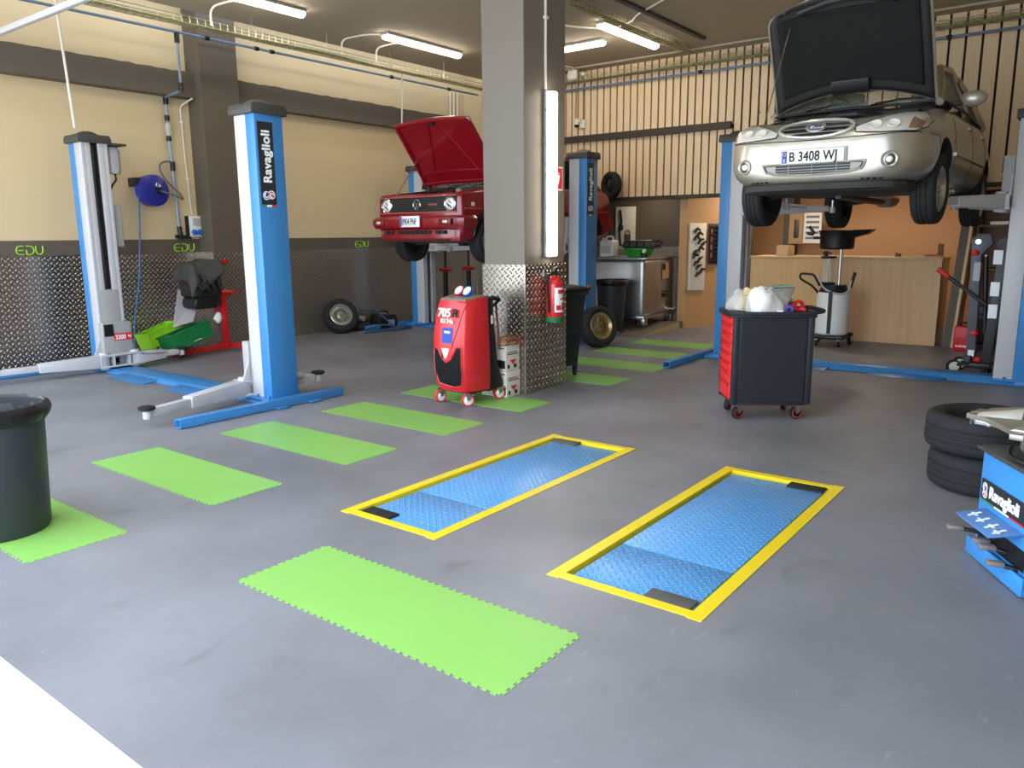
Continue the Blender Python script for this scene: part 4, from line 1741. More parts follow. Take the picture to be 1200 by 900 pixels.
# ================================================================== lamps
def tube_lamp(label, p0, p1, down=(0, 0, -1), w=.12):
    p0, p1 = Vector(p0), Vector(p1)
    c = (p0 + p1) / 2
    t = thing('tube_lamp', label, 'lamp', c, 0, 'long tube lamps')
    d = (p1 - p0).normalized()
    n = Vector(down)
    s = d.cross(n).normalized()
    L = (p1 - p0).length
    M = Matrix((d, s, n)).transposed().to_4x4()
    b = MB()
    b.M = M
    b.prism([(-.065, -.04), (.065, -.04), (.078, -.012), (.078, 0), (-.078, 0), (-.078, -.012)], 'x', -L / 2, L / 2)
    b.build('housing', GREYM, t, bevel=.005)
    b = MB()
    b.M = M
    pts = [(-.072, .0)] + [(-.072 * cos(PI * k / 8), .004 + .055 * sin(PI * k / 8)) for k in range(1, 8)] + [(.072, .0)]
    b.prism(pts, 'x', -L / 2 + .012, L / 2 - .012)
    b.build('diffuser', LTUBE, t, bevel=.006)
    for k in range(-2, 3):
        b = MB()
        b.M = M
        for e in (-1, 1):
            b.box(k * .3 - .012, k * .3 + .012, e * .079 - .004, e * .079 + .004, -.012, .012)
        b.build('clip', STEEL, t, smooth=0)
    return t


ZL = ZC - .0405
tube_lamp('tube lamp at the top edge of the photo, above the nearest blue post', (5.15, 8.38, ZL), (6.72, 8.38, ZL))
tube_lamp('tube lamp on the ceiling left of the pillar, in line above the red car', (8.10, 8.38, ZL), (9.67, 8.38, ZL))
tube_lamp('tube lamp on the ceiling just right of the pillar, pointing at the slatted wall', (9.5, 5.75, ZL), (11.07, 5.75, ZL))
tube_lamp('tube lamp on the ceiling half hidden behind the pillar, running across', (10.35, 6.2, ZL), (10.35, 7.77, ZL))
tube_lamp('upright tube lamp on the side of the pillar above the fire extinguisher', (6.47, PY0 - .041, 1.335), (6.47, PY0 - .041, 2.90), (0, -1, 0))
# extra lamp out of view, added to light the bay of the silver car
tube_lamp('added unseen tube lamp lighting the bay of the silver car', (3.9, 2.4, ZL), (5.47, 2.4, ZL))


def conduit(name, label, cat, pts, r, m, group=None, clips=(), n=8):
    b = MB()
    b.tube(pts, r, n)
    o = b.build(name, m)
    for c in clips:
        q = MB()
        q.beam(Vector(c) - Vector((0, 0, .012)), Vector(c) + Vector((0, 0, .012)), r * 3.2, r * 3.2)
        q.build('clip', WHITE if m is CREAM else BLACK, o)
    return tag(o, label, cat, group)


def bend(pts, k=4, r=.12):
    """round the corners of a polyline"""
    pts = [Vector(p) for p in pts]
    o = [pts[0]]
    for a, b, c in zip(pts, pts[1:], pts[2:]):
        r1 = min(r, (b - a).length / 2, (c - b).length / 2)
        s = b + (a - b).normalized() * r1
        e = b + (c - b).normalized() * r1
        for i in range(k + 1):
            t = i / k
            o.append((s.lerp(b, t)).lerp(b.lerp(e, t), t))
    o.append(pts[-1])
    return o


# conduits feeding the lamps
conduit('conduit', 'white conduit running down the pillar side to the upright tube lamp', 'conduit', [(6.42, PY0 - .014, ZC - .002), (6.42, PY0 - .014, 2.91)], .013, CREAM, None, [(6.42, PY0 - .014, 3.55)])
WZ = VL - .35
conduit('conduit', 'short bent white conduit from the cable tray to the tube lamp above the red car', 'conduit', bend([(7.80, 8.93, 4.05), (7.80, 8.93, 4.26), (8.0, 8.62, 4.315), (8.13, 8.46, 4.315)], 4, .1), .013, CREAM)
conduit('conduit', 'bent white conduit dropping from the tray behind the tube lamp left of the pillar', 'conduit', bend([(8.45, 8.93, 4.05), (8.45, 8.93, 4.26), (8.6, 8.65, 4.315), (8.75, 8.46, 4.315)], 4, .1), .013, CREAM)
conduit('conduit', 'bent white conduit from the tray to the tube lamp at the top edge', 'conduit', bend([(5.78, 8.93, 4.05), (5.78, 8.93, 4.26), (5.9, 8.7, 4.315), (6.05, 8.46, 4.315)], 4, .1), .013, CREAM)
conduit('conduit', 'pale conduit dropping from the tray to the far post under the red car', 'conduit', bend([(8.95, 9.06, 4.09), (9.15, 9.1, 4.09), (9.55, 9.55, 3.3), (9.92, 9.66, 2.70)], 4, .1), .014, CREAM)
conduit('conduit', 'pale conduit dropping to the motor of the nearest far post at the left wall', 'conduit', [(4.30, 9.60, 4.33), (4.36, 9.58, 2.79)], .015, CREAM)
conduit('conduit', 'bent white conduit on the ceiling left of the tube lamp beside the pillar', 'conduit', bend([(8.6, 6.4, 4.315), (9.45, 6.2, 4.315), (9.75, 5.98, 4.315), (9.72, 5.84, 4.29)]), .013, CREAM)
conduit('conduit', 'bent white conduit on the ceiling right of the tube lamp beside the pillar', 'conduit', bend([(9.1, 4.6, 4.315), (9.5, 5.2, 4.315), (9.78, 5.45, 4.315), (9.80, 5.66, 4.29)]), .013, CREAM)
for k in range(3):
    conduit('conduit', 'upright white conduit of three side by side in the far corner behind the red car', 'conduit', bend([(11.55 + .1 * k, VL - .05, 4.2), (11.55 + .1 * k, VL - .03, 2.2)]), .016, CREAM, 'upright conduits in the far corner')


# wire basket cable trays with green cables
TRAYM = mat('zinc_wire', C(196, 188, 160), .4, .7)
CABLE = mat('green_cable', C(130, 150, 60), .5)


def tray(label, p0, p1, hang=None):
    p0, p1 = Vector(p0), Vector(p1)
    t = thing('cable_tray', label, 'cable tray', p0)
    d = (p1 - p0)
    L = d.length
    d.normalize()
    s = d.cross(Vector((0, 0, 1))).normalized()
    b = MB()
    w, h = .075, .075
    for y, z in ((-w, h), (-w, 0), (-w / 3, 0), (w / 3, 0), (w, 0), (w, h)):
        b.tube([s * y + Vector((0, 0, z)), s * y + Vector((0, 0, z)) + d * L], .005, 4)
    n = int(L / .1)
    for k in range(n + 1):
        o = d * (L * k / n)
        b.tube([o - s * w + Vector((0, 0, h + .01)), o - s * w, o + s * w, o + s * w + Vector((0, 0, h + .01))], .0045, 4)
    b.build('basket', TRAYM, t)
    rnd = random.Random(3)
    for k in range(3):
        c = MB()
        ph = rnd.random() * 6
        c.tube([d * (L * i / 24) + s * (-.03 + .03 * k + .012 * sin(i * 1.3 + ph)) + Vector((0, 0, .016 + .006 * sin(i * .9 + ph))) for i in range(25)], .009, 6)
        c.build('cable', CABLE if k != 1 else mat('dark_green_cable', C(84, 110, 50), .5), t)
    for (q, top) in (hang or []):
        c = MB()
        c.tube([d * q + Vector((0, 0, .0)), d * q + Vector((0, 0, top - p0.z))], .004, 5)
        c.build('hanger_rod', STEEL, t)
    return t


tray('wire cable tray with green cables running along the left wall under the ceiling', (2.4, 9.0, 4.02), (11.5, 9.0, 4.02), [(k, 4.329) for k in (1, 2.6, 4.0, 5.2, 6.4, 7.6)])
tray('wire cable tray with green cables running across the top of the slatted wall', (11.82, 8.3, 4.10), (11.82, VR + .1, 4.10), [(k, 4.3) for k in (1.5, 4, 6.5)])
tray('dark cable tray on the ceiling passing right over the tube lamp beside the pillar', (8.3, 5.47, 4.24), (11.7, 5.47, 4.24), [(.5, 4.33), (2.5, 4.33)])
b = MB()
b.box(8.0, 11.2, 5.02, 5.09, 4.29, 4.33)
tag(b.build('ceiling_channel', DKPL, smooth=0), 'dark narrow channel fixed to the ceiling right of the tray', 'channel')
b = MB()
b.beam((3.58, 5.2, 3.62), (3.58, VL - .2, 3.62), .05, .055)
tag(b.build('ceiling_rail', WHITEM, bevel=.004), 'white rail crossing the top left corner of the photo', 'rail')

# compressed air lines
AIR = mat('air_pipe_blue', C(118, 142, 168), .35, .3)
t = thing('air_pipe', 'blue compressed air pipe along the left wall below the cable tray', 'pipe', (2.6, 9.70, 4.10))
b = MB()
b.tube([(0, 0, 0), (9.1, 0, 0)], .018, 8)
b.build('pipe', AIR, t)
for x in (3.6, 4.35, 4.6, 6.9, 8.3):
    b = MB()
    b.cyl((x - .03, 0, 0), (x + .03, 0, 0), .028, n=10)
    b.build('coupling', BLACK, t)
t = thing('air_pipe', 'blue compressed air pipe along the slatted wall below the tray', 'pipe', (11.9, 8.3, 4.0))
b = MB()
b.tube([(0, 0, 0), (0, -11.3, 0)], .018, 8)
b.build('pipe', AIR, t)
for y in (-2.9, -6.3):
    b = MB()
    b.cyl((0, y - .03, 0), (0, y + .03, 0), .028, n=10)
    b.build('coupling', BLACK, t)
t = thing('air_pipe', 'blue air drop pipe with filter bowl coming down the left wall', 'pipe', (6.05, VL - .05, 0))
b = MB()
b.tube(bend([(-.27, -.55, 4.08), (-.27, -.55, 3.40), (-.20, -.04, 3.38)], 4, .05), .016, 8)
b.build('pipe', AIR, t)
b = MB()
b.tube(bend([(-.22, -.15, 3.385), (-.19, -.02, 3.38), (-.19, -.02, 2.9), (-.15, -.02, 1.62)], 4, .05), .016, 8)
b.build('pipe', AIR, t)
for p, h in (((-.27, -.55, 4.03), .12), ((-.27, -.55, 3.44), .1), ((-.19, -.02, 3.34), .09), ((-.19, -.02, 3.12), .07), ((-.19, -.02, 2.86), .07), ((-.17, -.02, 2.5), .12), ((-.15, -.02, 1.66), .09)):
    b = MB()
    b.cyl((p[0], p[1], p[2] - h / 2), (p[0], p[1], p[2] + h / 2), .032, n=10)
    b.build('fitting', BLACK, t)
b = MB()
b.lathe([(0, -.1), (.035, -.09), (.042, -.05), (.042, .05), (.03, .07), (0, .07)], (-.19, -.03, 2.98), n=14)
b.build('filter_bowl', mat('clear_plastic', C(205, 200, 190), .15, alpha=.6), t)
b = MB()
b.beam((-.22, -.03, 1.57), (-.05, -.05, 1.56), .045, .05)
b.cyl((-.15, -.03, 1.52), (-.15, -.03, 1.62), .032, n=10)
b.cyl((-.05, -.05, 1.56), (-.01, -.06, 1.55), .018, n=8)
b.build('tap_block', BLACK, t)
conduit('conduit', 'slim white conduit down the left wall to the power socket box', 'conduit', bend([(6.16, VL - .22, 3.39), (6.08, VL - .03, 3.3), (6.1, VL - .02, 2.6), (6.13, VL - .02, 1.86)], 4, .06), .011, CREAM, None, [(6.09, VL - .02, 3.1), (6.11, VL - .02, 2.35)])

# power socket box
t = thing('socket_box', 'grey and white power socket box with blue outlets on the left wall', 'socket', (6.14, VL - .002, 1.70))
b = MB()
b.box(-.10, .09, -.075, 0, -.135, .15)
b.build('case', WHITE, t, bevel=.01)
b = MB()
b.box(-.115, -.100, -.08, 0, -.14, .15)
b.build('side_cover', BLACK, t, bevel=.003)
b = MB()
b.box(-.04, .075, -.09, -.075, .02, .12)
b.build('window_flap', mat('clear_plastic', C(205, 200, 190)), t, bevel=.005)
for x in (-.03, .05):
    b = MB()
    b.lathe([(0, .0), (.038, 0), (.038, .03), (.03, .05), (0, .05)], (x, -.075, -.065), (0, -1, -.4), 16)
    b.build('outlet', mat('socket_blue', C(52, 105, 190), .4), t)

# hose reel
RB = mat('reel_blue', C(38, 44, 140), .35)
t = thing('hose_reel', 'dark blue hose reel mounted on the left wall', 'hose reel', (5.50, VL - .002, 2.16))
b = MB()
b.box(-.22, -.12, -.20, -.0, .05, .16)
b.box(-.05, .05, -.04, 0, -.14, .14)
b.build('bracket', BLACK, t, bevel=.006)
b = MB()
b.lathe([(0, -.095), (.14, -.095), (.20, -.07), (.205, 0), (.20, .07), (.14, .095), (0, .095)], (-.01, -.20, 0), (.1, -1, .05), 28)
b.build('case', RB, t, smooth=40)
b = MB()
for k in range(8):
    a = 2 * PI * k / 8
    b.beam((.05 * cos(a) + .025, -.29, .05 * sin(a)), (.15 * cos(a) + .02, -.275, .15 * sin(a)), .018, .02, up=(0, 1, 0))
b.build('case_rib', RB, t)
b = MB()
b.cyl((.02, -.28, 0), (.035, -.325, 0), .045, n=16)
b.build('hub', BLACK, t)
b = MB()
b.beam((-.0, -.292, .085), (.055, -.288, .045), .045, .004, up=(0, 1, 0))
b.build('sticker', WHITE, t)
b = MB()
b.beam((-.10, -.285, -.10), (-.04, -.285, -.135), .02, .004, up=(0, 1, 0))
b.build('sticker', WHITE, t)
conduit('air_hose', 'grey loop of hose joining the reel to the air pipe', 'hose', bend([(5.53, 9.96, 2.155), (5.80, 9.98, 2.08), (5.88, 10.02, 2.05), (5.86, 10.05, 2.12), (5.70, 10.12, 2.30), (5.66, 10.18, 2.44), (5.68, 10.2, 2.52), (5.78, 10.22, 2.56), (5.86, 10.23, 2.56)], 4, .1), .012, mat('grey_hose', C(96, 100, 105), .5))
conduit('air_hose', 'blue air hose hanging from the reel down to the floor behind the green crate', 'hose',
        bend([(5.31, 10.1, 2.17), (5.28, 10.12, 1.6), (5.22, 10.12, 1.0), (5.1, 10.12, .5), (5.05, 10.1, .012)], 4, .2), .011, HOSE)

# warm downlights in the recess ceiling; shelf and tank ones are unseen, added for light
for k, (x, y, lb) in enumerate(((12.75, 4.6, 'round downlight in the recess ceiling over the tan side wall'), (13.3, 3.0, 'round downlight in the recess ceiling over the reception counter'),
                                (13.3, 1.2, 'added unseen downlight in the recess ceiling over the brown shelf'), (12.7, 6.8, 'added unseen downlight in the recess ceiling over the steel tank'))):
    t = thing('downlight', lb, 'lamp', (x, y, 2.45))
    b = MB()
    b.lathe([(.06, -.001), (.09, -.001), (.09, -.012), (.06, -.012)], n=24, closed=True)
    b.build('ring', WHITE, t)
    b = MB()
    b.lathe([(0, -.004), (.06, -.004)], n=24)
    b.build('diffuser', mat('downlight_glass', C(255, 240, 215), .4), t, recalc=False)
    ld = bpy.data.lights.new('downlight', 'AREA')
    ld.shape = 'DISK'
    ld.size = .12
    ld.energy = (24, 17, 8, 9)[k]
    ld.color = (1.0, .84, .64)
    lo = bpy.data.objects.new('downlight_bulb', ld)
    COL.objects.link(lo)
    lo.location = (x, y, 2.43)

# painted letters of the band
EB = mat('lime_letter', C(150, 200, 50), .5)


def edu(x, label):
    t = thing('wall_lettering', label, 'lettering', (x, VL - .012, 1.372), 0, 'green letters on the dark band')
    h, w, th = .10, .088, .012
    b = MB()

    def arc(cx, cz, rx, rz, a0, a1, n=8):
        return [(cx + rx * cos(a0 + (a1 - a0) * k / n), -.003, cz + rz * sin(a0 + (a1 - a0) * k / n)) for k in range(n + 1)]
    b.tube(arc(.05, h / 2, .048, h / 2, PI * .5, PI * 1.5) + [(.085, -.003, 0)], .008, 6)
    b.tube([(.085, -.003, h), (.05, -.003, h)], .008, 6)
    b.tube([(.02, -.003, h / 2), (.08, -.003, h / 2)], .008, 6)
    b.build('letter_e', EB, t)
    b = MB()
    b.tube([(.115, -.003, 0)] + arc(.15, h / 2, .048, h / 2, -PI / 2, PI / 2) + [(.115, -.003, h)], .008, 6)
    b.tube([(.115, -.003, .0), (.115, -.003, h * .55)], .008, 6)
    b.build('letter_d', EB, t)
    b = MB()
    b.tube([(.22, -.003, h)] + [(.22, -.003, .05)] + arc(.258, .045, .038, .045, PI, 2 * PI) + [(.296, -.003, h)], .008, 6)
    b.build('letter_u', EB, t)


edu(3.86, 'green letters on the dark band at the left edge, left of the nearest posts')
edu(5.83, 'green letters on the dark band below the power socket box')
edu(9.08, 'green letters on the dark band just left of the red car')
edu(11.1, 'green letters on the dark band under the red car, partly covered')

# ------------------------------------------------------------------ on the slatted wall and recess
t = thing('junction_box', 'white square junction box under the cable tray on the slatted wall', 'junction box', (11.745, 7.62, 4.20))
b = MB()
b.box(-.06, 0, -.085, .085, -.075, .075)
b.build('case', CREAM, t, bevel=.006)
b = MB()
b.box(-.068, -.06, -.075, .075, -.065, .065)
b.build('lid', CREAM, t, bevel=.004)
b = MB()
b.tube(bend([(-.02, .0, .07), (-.02, 0, .118), (-.5, .1, .118)], 4, .05), .012, 8)
b.build('pipe', CREAM, t)
b = MB()
b.box(-.05, 0, -.24, -.17, -.035, .02)
tag(b.build('cable_clip', CREAM, bevel=.005, loc=(11.745, 7.62, 4.20)), 'small white clip box right of the junction box', 'clip box')
t = thing('security_camera', 'white dome camera on the slatted wall right of the pillar', 'camera', (UB - .002, 7.68, 3.42))
b = MB()
b.box(-.04, 0, -.15, -.04, -.06, .08)
b.build('base_box', CREAM, t, bevel=.008)
b = MB()
b.cyl((-.07, 0, .0), (-.07, 0, .10), .045, n=16)
b.beam((-.07, -.08, .06), (-.07, 0, .06), .04, .05)
b.build('body', CREAM, t, bevel=.004)
b = MB()
b.sphere((-.07, 0, -.01), .042, 1, 1, .9, 14)
b.build('dome', BLACK, t)
b = MB()
b.tube([(-.015, .05, .65), (-.015, .05, .08), (-.03, .0, .08)], .006, 6)
b.tube([(-.015, -.10, .65), (-.015, -.10, .08)], .006, 6)
b.build('cable', BLACK, t)

# tyre hanging on the slats
t = thing('hanging_tyre', 'black tyre hanging on the slatted wall above the tool panel', 'tyre', (UB - .11, 6.95, 2.37))
b = MB()
b.lathe(tyre_profile(.225, .11, .135), (0, 0, 0), (-1, .35, 0), 36, closed=True)
b.build('tyre', TYRE, t, smooth=40)
b = MB()
b.lathe([(0, -.02), (.13, -.02), (.14, .0), (.13, .01), (.06, .02), (0, .03)], (0, 0, 0), (-1, .35, 0), 28)
b.build('centre_disc', BLACK, t)
b = MB()
b.beam((-.1, .0, -.02), (-.12, -.05, .09), .02, .008)
b.build('hand', STEEL, t)
b = MB()
b.tube(bend([(-.03, -.06, -.26), (-.02, -.08, -.5), (-.02, -.0, -.75), (-.03, .02, -.9)], 4, .1), .012, 6)
b.build('cable', BLACK, t)
# pale tool panel leaning above the tank
t = thing('bracket_panel', 'pale panel with black brackets on the recess wall behind the tank', 'panel', (13.27, 7.42, 1.28))
b = MB()
b.box(-.03, 0, -.21, .21, 0, .78)
b.build('board', CREAM, t, bevel=.006)
b = MB()
b.tube([(-.06, .10, .72), (-.07, .06, .5), (-.06, .12, .35), (-.06, .08, .05)], .022, 6)
b.sphere((-.08, .07, .40), .055, .6, 1, 1.2, 12)
b.build('strap_tool', BLACK, t)
b = MB()
b.lathe([(.05, -.02), (.06, 0), (.05, .02)], (-.05, -.06, .30), (1, 0, 0), 18, closed=True)
b.box(-.07, -.03, -.12, .0, .02, .27)
b.build('holder', mat('bronze_tool', C(88, 74, 50), .45, .4), t, bevel=.006)

# stainless tank on its frame
t = thing('steel_tank', 'stainless steel tank on a low pallet frame in the left recess', 'tank', (11.67, 6.36, .11))
b = MB()
b.box(-.54, .54, -.48, .48, .14, 1.06)
b.build('body', mat('brushed_stainless', C(176, 174, 172), .34, .95, .05, 3), t, bevel=.07, seg=5)
b = MB()
for sx in (-1, 1):
    b.box(sx * .47 - .06, sx * .47 + .06, -.49, -.36, 0, .13)
    b.box(sx * .47 - .06, sx * .47 + .06, .36, .49, 0, .13)
    b.box(sx * .47 - .06, sx * .47 + .06, -.05, .05, 0, .13)
b.box(-.55, .55, -.49, .49, .105, .15)
b.build('pallet_frame', STEEL, t, bevel=.01)
b = MB()
b.box(-.56, .56, -.50, .50, 1.045, 1.075)
b.build('rim', STEEL, t, bevel=.01)
b = MB()
b.box(.06, .30, -.494, -.489, .72, .98)
b.build('data_plate', KRAFT, t, smooth=0)
b = MB()
b.box(.065, .16, -.497, -.494, .86, .96)
b.build('data_plate', INK, t, smooth=0)
b = MB()
for sx in (0, .09):
    b.box(.08 + sx, .14 + sx, -.494, -.489, .42, .48)
b.box(.08, .28, -.494, -.489, .50, .52)
b.build('warning_mark', INK, t, smooth=0)
b = MB()
b.cyl((.42, -.45, .2), (.42, -.56, .2), .045, n=14)
b.beam((.36, -.57, .24), (.50, -.57, .2), .03, .03)
b.build('drain_valve', STEEL, t)

# things on the tank
t = thing('jerrycan', 'white plastic canister on top of the steel tank', 'canister', (11.35, 6.66, 1.187))
b = MB()
b.box(-.10, .10, -.13, .13, 0, .27)
b.build('body', WHITE, t, bevel=.035, seg=4)
b = MB()
b.tube(bend([(0, -.08, .25), (0, -.08, .33), (0, .05, .33), (0, .05, .25)], 4, .04), .018, 8)
b.cyl((0, .095, .25), (0, .095, .31), .03, n=14)
b.build('handle', WHITE, t)
b = MB()
b.box(-.105, -.100, -.09, .09, .06, .18)
b.build('label', mat('pale_label', C(200, 205, 190), .6), t, smooth=0)
t = thing('basin', 'green plastic basin on top of the steel tank', 'basin', (11.45, 6.16, 1.187))
b = MB()
b.lathe([(0, 0), (.17, 0), (.23, .12), (.255, .125), (.255, .14), (.225, .14), (.165, .015), (0, .015)], n=32)
b.build('bowl', mat('bright_green_plastic', C(42, 150, 45), .4), t)
b = MB()
for k in range(24):
    a = 2 * PI * k / 24
    b.beam((.185 * cos(a), .185 * sin(a), .02), (.232 * cos(a), .232 * sin(a), .115), .012, .012)
b.build('bowl_ribs', mat('bright_green_plastic', C(42, 150, 45)), t)
t = thing('tool_case', 'black moulded case lying across the green basin', 'case', (11.45, 6.15, 1.329))
b = MB()
b.prism([(-.32, 0), (.24, 0), (.28, .04), (.20, .12), (-.28, .13), (-.34, .06)], 'x', -.12, .14)
b.build('shell', BLACK, t, bevel=.02)
b = MB()
b.tube(bend([(0, -.26, .10), (0, -.34, .13), (0, -.40, .08)], 4, .05), .02, 8)
b.build('handle', BLACK, t)
b = MB()
for k in range(4):
    b.box(-.125, -.118, -.25 + k * .13, -.16 + k * .13, .02, .10)
b.build('shell_ribs', DKPL, t)
t = thing('pump_cap', 'small dark valve with pale knob at the corner of the tank top', 'valve', (11.28, 5.97, 1.187))
b = MB()
b.lathe([(0, .06), (.045, .06), (.05, 0), (0, 0)], n=14)
b.build('base', BLACK, t)
b = MB()
b.sphere((0, 0, .095), .04, 1, 1, .9, 12)
b.build('knob', CREAM, t)

# waste bin before the tank
def bag_bin(label, loc, H, R0, R1, seed, group=None, lining=True):
    rnd = random.Random(seed)
    t = thing('waste_bin', label, 'bin', loc, 0, group)
    b = MB()
    b.lathe([(0, 0), (R0 * .96, 0), (R0, .02), (R1, H), (R1 - .012, H), (R0 - .015, .03), (0, .03)], n=48)
    b.build('bin', mat('black_bin', C(44, 46, 51), .42, 0, .12, 4), t)
    # bag folded over the rim, wrinkled
    b = MB()
    n = 120
    ph = [rnd.random() * 6.28 for _ in range(8)]

    def wr(a):
        return sum(sin(a * f + p) * w for f, p, w in zip((7, 11, 17, 23, 31, 43, 5, 13), ph, (.8, .7, .9, .8, .6, .5, .6, .6))) / 3

    prof = [(R1 * .80, H - .24, .020), (R1 * .86, H - .15, .018), (R1 * .93, H - .06, .012), (R1 * .97, H - .015, .006), (R1 + .004, H + .014, .006), (R1 + .026, H + .004, .006),
            (R1 + .034, H - .022, .007), (R1 + .030, H - .045, .006), (R1 + .022, H - .06, .008), (R1 + .012, H - .075, .006)]

    def fn(u, v):
        a = 2 * PI * u
        k = v * (len(prof) - 1)
        i = min(int(k), len(prof) - 2)
        q = k - i
        r = prof[i][0] * (1 - q) + prof[i + 1][0] * q
        z = prof[i][1] * (1 - q) + prof[i + 1][1] * q
        w_ = prof[i][2] * (1 - q) + prof[i + 1][2] * q
        r += w_ * wr(a) * .6
        z += w_ * wr(a * 1.0 + 1) * .5
        return (r * cos(a), r * sin(a), z)
    b.grid(fn, n, len(prof) - 1)
    b.build('bin_bag', mat('black_bag_film', C(20, 20, 22), .38, 0, 0, spec=.45), t, smooth=70)
    return t


bag_bin('black waste bin with a bag, beside the steel tank behind the wheelie bin', (10.75, 6.25, .024), .82, .19, .235, 4)
bag_bin('large black waste bin with a crumpled bag over its rim at the left edge', (1.50, 4.66, .0035), .68, .245, .275, 9)

# tool boards on the angled wall
def wall_frame(p0, p1):
    p0, p1 = Vector(p0), Vector(p1)
    d = (p1 - p0).normalized()
    return p0, d, math.atan2(d.y, d.x)


p0, d, ang = wall_frame((11.95, 5.715, 0), (12.95, 5.195, 0))
q = p0 + d * .22
t = thing('tool_board', 'tall pale board of black pliers on the tan recess wall', 'tool board', (q.x, q.y, .62), ang)
b = MB()
b.box(0, .03, -.05, 0, 0, 1.1)
b.box(.0, .33, -.03, -.001, 0, 1.1)
b.build('board', CREAM, t, bevel=.004)
rnd = random.Random(11)
for k in range(13):
    b = MB()
    x, z = .08 + .17 * rnd.random(), .28 + .78 * (k / 13)
    b.tube([(x - .05, -.06, z - .05), (x, -.07, z + .02), (x + .06, -.06, z - .03 + .08 * rnd.random())], .018, 6)
    b.cyl((x, -.03, z), (x, -.08, z), .02, n=8)
    b.build('hung_tool', BLACK if k % 3 else DSTEEL, t)
q = p0 + d * .62
t = thing('tool_board', 'shorter rack of black clamps with red grips on the tan recess wall', 'tool board', (q.x, q.y, 1.05), ang)
b = MB()
b.box(0, .26, -.02, -.001, 0, .66)
b.build('board', DKPL, t, smooth=0)
for k in range(9):
    for sx in (.05, .15):
        b = MB()
        z = .03 + k * .07
        b.beam((sx - .03, -.05, z), (sx + .05, -.06, z + .03), .03, .04)
        b.cyl((sx, -.02, z + .01), (sx, -.07, z + .01), .016, n=8)
        b.build('clamp', BLACK, t, bevel=.004)
for k in range(4):
    for sx in (.0, .22):
        b = MB()
        b.cyl((sx + .02, -.055, .1 + k * .13), (sx + .02, -.055, .19 + k * .13), .016, n=8)
        b.build('grip', mat('dull_red_grip', C(150, 90, 82), .5), t)

# ------------------------------------------------------------------ reception counter and what stands there
t = thing('reception_counter', 'light oak reception counter in the right recess', 'counter', (12.0, 3.1, 0))
b = MB()
b.box(0, .04, -1.24, .18, 0, 1.17)
b.build('front_panel', OAK, t, smooth=0)
b = MB()
b.box(.0, .04, .19, 1.40, 0, 1.17)
b.build('front_panel', board_mat('pale_oak_laminate', C(206, 160, 102), C(228, 186, 128), 10), t, smooth=0)
b = MB()
b.box(.04, .06, -1.24, 1.40, .0, 1.16)
b.build('carcass', mat('dark_carcass', C(70, 60, 52), .7), t, smooth=0)
b = MB()
b.box(-.015, .65, -1.25, 1.41, 1.17, 1.205)
b.build('worktop', OAK, t, bevel=.004)
for y in (-1.24, 1.37):
    b = MB()
    b.box(.06, .62, y, y + .03, 0, 1.17)
    b.build('side_panel', OAK, t, smooth=0)
b = MB()
b.box(12.2, 12.5, 4.0, 4.18, 1.207, 1.36)
tag(b.build('small_box', WOOD, bevel=.004), 'small pale wooden box at the left end of the reception counter', 'box')
t = thing('leaflet_board', 'small white board of printed leaflets on the reception wall above the counter', 'notice board', (14.1, 4.36, 1.36), 0)
b = MB()
b.box(0, .02, .03, .27, 0, .55)
b.build('side_leaf', KRAFT, t, bevel=.003)
b = MB()
b.box(0, .02, -.28, .02, .01, .53)
b.build('board', WHITE, t, bevel=.003)
b = MB()
b.box(-.012, 0, .10, .18, .10, .42)
b.build('dark_tool', DSTEEL, t, bevel=.01)
for k in range(5):
    b = MB()
    b.box(-.004, 0, -.24, -.02, .08 + k * .09, .12 + k * .09)
    b.build('print_line', mat('grey_print', C(120, 112, 112), .6), t, smooth=0)
b = MB()
b.beam((-.006, -.18, .17), (-.006, -.08, .30), .05, .006, up=(1, 0, 0))
b.beam((-.006, -.16, .16), (-.006, -.05, .18), .05, .006, up=(1, 0, 0))
b.build('picture', INK, t, smooth=0)
t = thing('stapler', 'small black stapler on the reception counter near its right end', 'stapler', (12.25, 2.45, 1.206))
b = MB()
b.beam((0, -.03, .012), (0, .05, .012), .03, .02)
b.build('base', BLACK, t, bevel=.004)
b = MB()
b.beam((0, -.03, .03), (0, .05, .045), .025, .02)
b.build('arm', BLACK, t, bevel=.004)
b = MB()
b.beam((12.25, 2.24, 1.214), (12.3, 2.02, 1.214), .16, .012)
tag(b.build('notepad', WHITE, bevel=.002), 'white notepad lying on the reception counter near its right end', 'notepad')
b = MB()
b.cyl((12.2, 2.12, 1.229), (12.25, 1.92, 1.229), .009, n=8)
tag(b.build('red_pen', RED), 'red pen lying on the white notepad', 'pen')
t = thing('pen_stand', 'small brown wooden stand at the right end of the reception counter', 'stand', (12.2, 1.92, 1.206))
b = MB()
b.box(-.05, .05, -.04, .04, 0, .025)
b.build('foot', KRAFT, t, bevel=.003)
b = MB()
b.box(-.012, .012, -.035, .035, .02, .18)
b.build('upright', mat('brown_wood', C(120, 82, 45), .5), t, bevel=.003)

